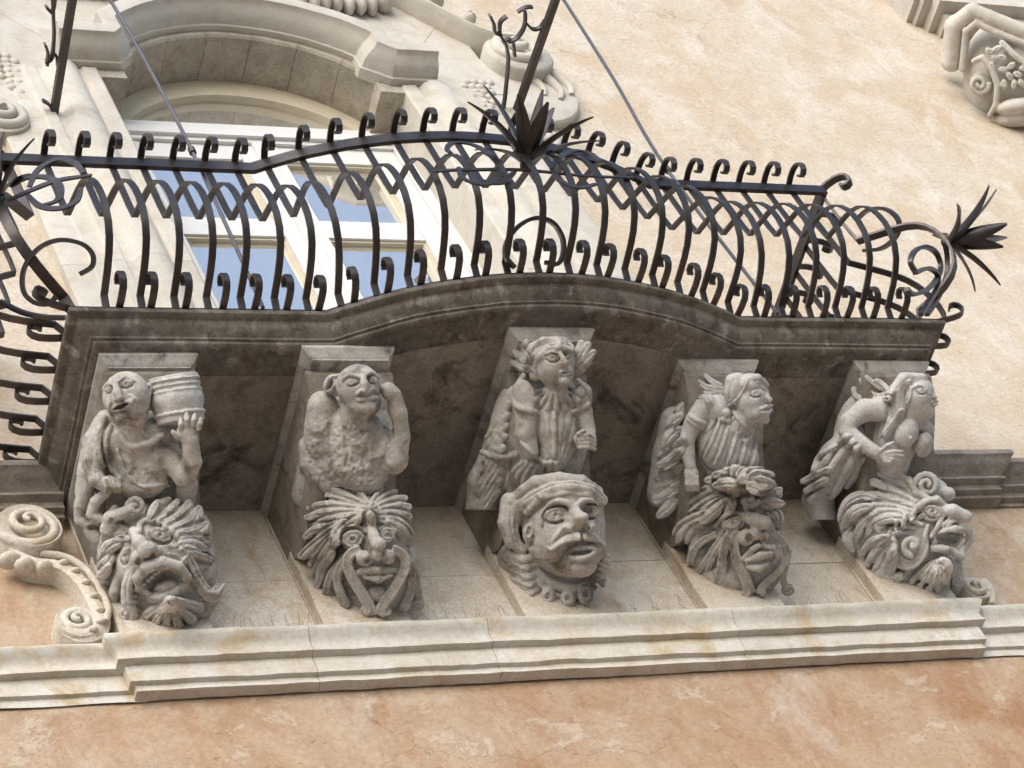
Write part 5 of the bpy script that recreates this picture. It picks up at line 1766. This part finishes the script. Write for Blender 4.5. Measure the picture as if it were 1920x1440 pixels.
    # fluted leaf at the lower left
    for pts, r in (([(500, 990), (430, 1025), (380, 1075)], 22), ([(540, 1010), (470, 1065), (410, 1130)], 27), ([(545, 1040), (490, 1115), (440, 1190)], 27), ([(540, 1060), (525, 1140), (490, 1215)], 25)):
        h.leaf(pts, r * 1.15, 60, 0.4)
    # cheek volute: rolled strap
    h.band([(545, 1090, 150), (600, 1130, 170), (655, 1120, 190), (700, 1060, 205), (708, 1000, 212)], (70, 30), 3)
    h.E(640, 1035, 160, 64, 62, 60, 0, 6)
    h.curl(640, 1032, 54, 18, 0.95, 100, 1, 1.5, 0.3, 16, c=212)
    h.E(646, 1034, 224, 24, 28, 18, 0, 3)
    h.T([(525, 1110, 140, 32), (480, 1180, 110, 36), (520, 1225, 110, 30), (575, 1190, 135, 26)], 6)
    h.G([(540, 1100), (500, 1170), (530, 1210)], 8)
    # brow volute and ball
    h.E(715, 720, 80, 68, 62, 60, 0, 6)
    h.curl(715, 718, 64, 17, 1.6, 180, 1, 1.5, 0.2, 24, c=132)
    h.T([(622, 690, 110, 18), (660, 760, 150, 20), (720, 790, 170, 18)], 4)
    h.E(822, 765, 70, 40, 38, 40, 0, 8)
    h.rough(3, 0.06)
    return f, h
def bracket(xc, ab_y, name, label, hw=0.205):
    root = empty(name, (xc, 0, -1.05), label, 'corbel', 'carved corbels under the balcony')
    z0 = -0.122
    # abacus with cyma edge
    ap = [(0.0, z0), (0.0, z0 - 0.018), (0.012, z0 - 0.030), (0.022, z0 - 0.046), (0.036, z0 - 0.056), (0.036, z0 - 0.062)]
    rings = []
    for t, z in ap:
        h = hw + 0.012 - t
        rings.append([(xc - h, 0.02, z), (xc - h, -ab_y * 0.5, z), (xc - h, -ab_y + t, z), (xc, -ab_y + t, z), (xc + h, -ab_y + t, z), (xc + h, -ab_y * 0.5, z), (xc + h, 0.02, z)])
    MB().loft(rings).build('abacus', M['carved'], root, 32, 0.004)
    # scrolled console body
    zt = z0 - 0.060
    prof = [(0.01, zt), (-0.80, zt), (-0.80, zt - 0.03), (-0.745, zt - 0.10), (-0.66, zt - 0.17), (-0.55, -0.42), (-0.44, -0.51), (-0.34, -0.57), (-0.22, -0.61), (-0.12, -0.60), (-0.05, -0.55), (0.01, -0.50)]
    MB().loft([[(x, y, z) for y, z in prof] for x in (xc - hw + 0.004, xc - hw + 0.012, xc, xc + hw - 0.012, xc + hw - 0.004)]).build('console', M['bracket'], root, 30, 0.006)
    # plain block at the foot
    MB().loft([[(xc - hw, 0.01, z), (xc - hw, -0.055, z), (xc - hw + 0.012, -0.066, z), (xc + hw - 0.012, -0.066, z), (xc + hw, -0.055, z), (xc + hw, 0.01, z)] for z in (-1.056, -0.95, -0.85, -0.74, -0.62, -0.50)]).build('foot_block', M['panel'], root, 30, 0.004)
    return root
CORB = [(-1.86, 0.85, 'grey stone corbel of a bald man carrying a barrel over a roaring leaf mask'),
        (-0.958, 0.895, 'worn stone corbel of a bald figure with raised arm over a strap moustached mask'),
        (0.0, 1.005, 'stone corbel of a woman in a turban over a moustached head in a turban'),
        (0.924, 0.835, 'stone corbel of a woman in a kerchief over a mask with a daisy brow'),
        (1.889, 0.834, 'pale stone corbel of a bare breasted long haired woman over a scroll bearded mask')]
roots = [bracket(x, y, 'carved_corbel', lab) for x, y, lab in CORB]
f, b, h = carve_c1()
fo = f.build('figure', M['carved'], roots[0]); b.build('barrel', M['carved_pale'], fo); h.build('mask', M['carved'], roots[0])
for fn, i, mf, mh in ((carve_c2, 1, 'carved', 'carved'), (carve_c3, 2, 'carved', 'carved'), (carve_c4, 3, 'carved_pale', 'carved'), (carve_c5, 4, 'carved_pale', 'carved_pale')):
    f, h = fn()
    f.build('figure', M[mf], roots[i]); h.build('mask', M[mh], roots[i])
    del f, h
# ------------------------------------------------------------------ scrolls on the wall beside the corbels
def wall_scroll(name, label, parts):
    root = empty(name, parts[0][1], label, 'scroll ornament')
    for nm, loc, mb in parts:
        mb.build(nm, M['limestone'], root, 50, 0.003)
    return root
def boss(c, r, d0, d1, n=32):
    return [[(c.x + rr * math.cos(2 * math.pi * k / n), y, c.z + rr * 1.08 * math.sin(2 * math.pi * k / n)) for k in range(n)] for rr, y in ((r, 0.04), (r, -d0), (r * 0.94, -d0 - 0.012), (r * 0.4, -d1))]
ca = onp(56, 988, 1, -0.10)
cb = onp(147, 1168, 1, -0.06)
pA = MB().loft(boss(ca, 0.142, 0.10, 0.085))
pA2 = MB().tube(spiral(ca.x, ca.z, 0.135, 0.015, 2.1, RAD(200), -0.095, -0.15, 60), [0.024 - 0.012 * i / 60 for i in range(61)], 8)
band_px = [(20, 1040), (60, 1062), (105, 1068), (140, 1088), (168, 1122), (186, 1162), (182, 1192), (150, 1203), (120, 1190)]
bp_ = smooth_path([onp(a, b, 1, -0.03) for a, b in band_px], 6)
pB = MB().loft(rail_moulding(bp_, [0.056 + 0.028 * math.sin(math.pi * i / (len(bp_) - 1)) for i in range(len(bp_))], -0.06, 0.05))
pB2 = MB().tube(smooth_path([p + Vector((0.035, -0.045, 0.03)) for p in bp_[6:40:6]], 4), 0.016, 8)
pC = MB().loft(boss(cb, 0.095, 0.06, 0.05))
pC2 = MB().tube(spiral(cb.x, cb.z, 0.088, 0.012, 1.9, RAD(300), -0.055, -0.09, 50), [0.022 - 0.010 * i / 50 for i in range(51)], 8)
scr = wall_scroll('wall_scroll', 'pale stone scroll with two volutes on the wall left of the barrel man corbel',
                  [('volute_boss', ca, pA), ('volute', ca, pA2), ('fluted_band', ca, pB), ('band_rim', ca, pB2), ('volute_boss', ca, pC), ('volute', ca, pC2)])
for i, q in enumerate(range(14, 42, 4)):
    p = bp_[min(q, len(bp_) - 1)]
    MB().ball(p + Vector((-0.005, -0.055, 0.0)), (0.022, 0.014, 0.013), 8, 6).build('husk', M['limestone'], scr, 60)
for dx, dz, r in ((-0.06, -0.20, 0.05), (0.02, -0.22, 0.04), (-0.12, -0.16, 0.05), (-0.16, 0.02, 0.05), (-0.17, 0.10, 0.04)):
    MB().ball((ca.x + dx, -0.05, ca.z + dz), (r, 0.045, r * 0.6), 10, 8).build('leaf', M['limestone'], scr, 60, 0.004)
cr = onp(1832, 1102, 1, -0.05)
sp_r = MB().tube(spiral(cr.x, cr.z, 0.075, 0.012, 1.6, RAD(-20), -0.04, -0.07, 44), [0.018 - 0.008 * i / 44 for i in range(45)], 8)
wall_scroll('wall_scroll', 'small pale stone volute on the wall right of the last corbel', [('volute_boss', cr, MB().loft(boss(cr, 0.078, 0.04, 0.03))), ('volute', cr, sp_r),
            ('stem', cr, MB().tube(smooth_path([onp(a, b, 1, -0.04) for a, b in ((1842, 1088), (1855, 1100), (1862, 1118), (1860, 1135))], 5), [0.018] * 16, 8))])

# ------------------------------------------------------------------ pigeon spikes on the cornice
rs = random.Random(9)
for x0, x1, lab in ((-1.62, -1.20, 'thin pigeon spikes on the cornice just right of the barrel man corbel'), (-0.70, -0.25, 'thin pigeon spikes on the cornice left of the moustached turbaned head'),
                    (0.26, 0.66, 'thin pigeon spikes on the cornice right of the moustached turbaned head'), (1.16, 1.56, 'thin pigeon spikes on the cornice left of the last corbel')):
    root = empty('pigeon_spikes', (x0, -0.06, -1.052), lab, 'bird spikes', 'pigeon spikes along the cornice')
    n = int((x1 - x0) / 0.030)
    for i in range(n):
        x = x0 + (x1 - x0) * i / n
        tip = Vector((x + rs.uniform(-0.04, 0.04), -0.06 + rs.uniform(-0.03, 0.03), -1.052 + rs.uniform(0.08, 0.13)))
        MB().tube([(x, -0.06, -1.053), tip], 0.0010, 5).build('wire', M['spike'], root)
    MB().box(x0, x1, -0.07, -0.05, -1.053, -1.049).build('strip', M['spike'], root)

# ------------------------------------------------------------------ neighbouring window bracket, upper right
nb = empty('neighbouring_window_bracket', (5.2, 0, 3.4), 'pale stone bracket with volute and flowers of the next window', 'bracket')
for x0, x1, y, z0 in ((5.41, 9.0, -0.16, 5.388),):
    MB().box(x0 + 0.001, x1 - 0.001, y, 0.05, z0, 9.0).build('jamb_stone', M['surround'], nb, 30, 0.003)
for x0, y, z0, z1 in ((5.455, -0.19, 5.335, 5.386), (5.52, -0.225, 5.25, 5.333), (5.58, -0.13, 5.18, 5.248)):
    MB().box(x0, 9.0, y, 0.05, z0, z1).build('sill_moulding', M['surround'], nb, 30, 0.002)
def carve_nb():
    k = Carve(1480, 0, 4.364, 0, 1180, 2100, -120, 1120, -600, 330, vox=0.0075, seed=71, ref=(5.15, -0.35, 4.2))
    k.T([(1330, 520, -120, 70), (1360, 220, -60, 70), (1500, 90, 0, 66), (1640, 150, 20, 66), (1980, 290, 40, 66)], 12)
    k.T([(1420, 560, -60, 34), (1450, 260, 10, 34), (1530, 190, 50, 30), (1700, 270, 70, 30), (1980, 380, 80, 30)], 8)
    k.T([(1330, 500, -400, 90), (1360, 220, -380, 90), (1500, 120, -380, 90), (1980, 320, -380, 100)], 20)
    k.E(1700, 600, -250, 280, 420, 260, 0, 30)
    k.E(1900, 560, -100, 240, 360, 180, 0, 30)
    k.T([(1510, 500, 60, 24), (1580, 470, 90, 26), (1660, 560, 110, 28), (1705, 700, 110, 28), (1690, 860, 90, 26), (1640, 940, 60, 20)], 5)
    k.E(1570, 690, -20, 95, 100, 90, 0, 8)
    k.curl(1555, 690, 82, 24, 1.5, 0, 1, 2, 0.3, 20, c=70)
    for x, y, a in ((1640, 420, 30), (1700, 400, -20), (1680, 480, 60), (1740, 470, 20), (1660, 545, 80), (1750, 570, 0), (1815, 540, -40), (1800, 620, 50), (1760, 690, 80), (1840, 690, 100), (1870, 610, 20), (1900, 680, 60), (1920, 560, 0)):
        k.E(x, y, 110, 44, 27, 34, a, 3)
        k.E(x, y, 140, 20, 6, 12, a, 2, True)
    k.T([(1740, 350, 90, 26), (1830, 440, 110, 28), (1980, 560, 120, 28)], 4)
    k.E(1870, 870, 60, 190, 70, 110, -8, 8)
    k.E(1880, 960, 0, 200, 80, 120, -10, 10)
    k.rough(4, 0.04)
    return k
carve_nb().build('bracket_carving', M['surround'], nb)
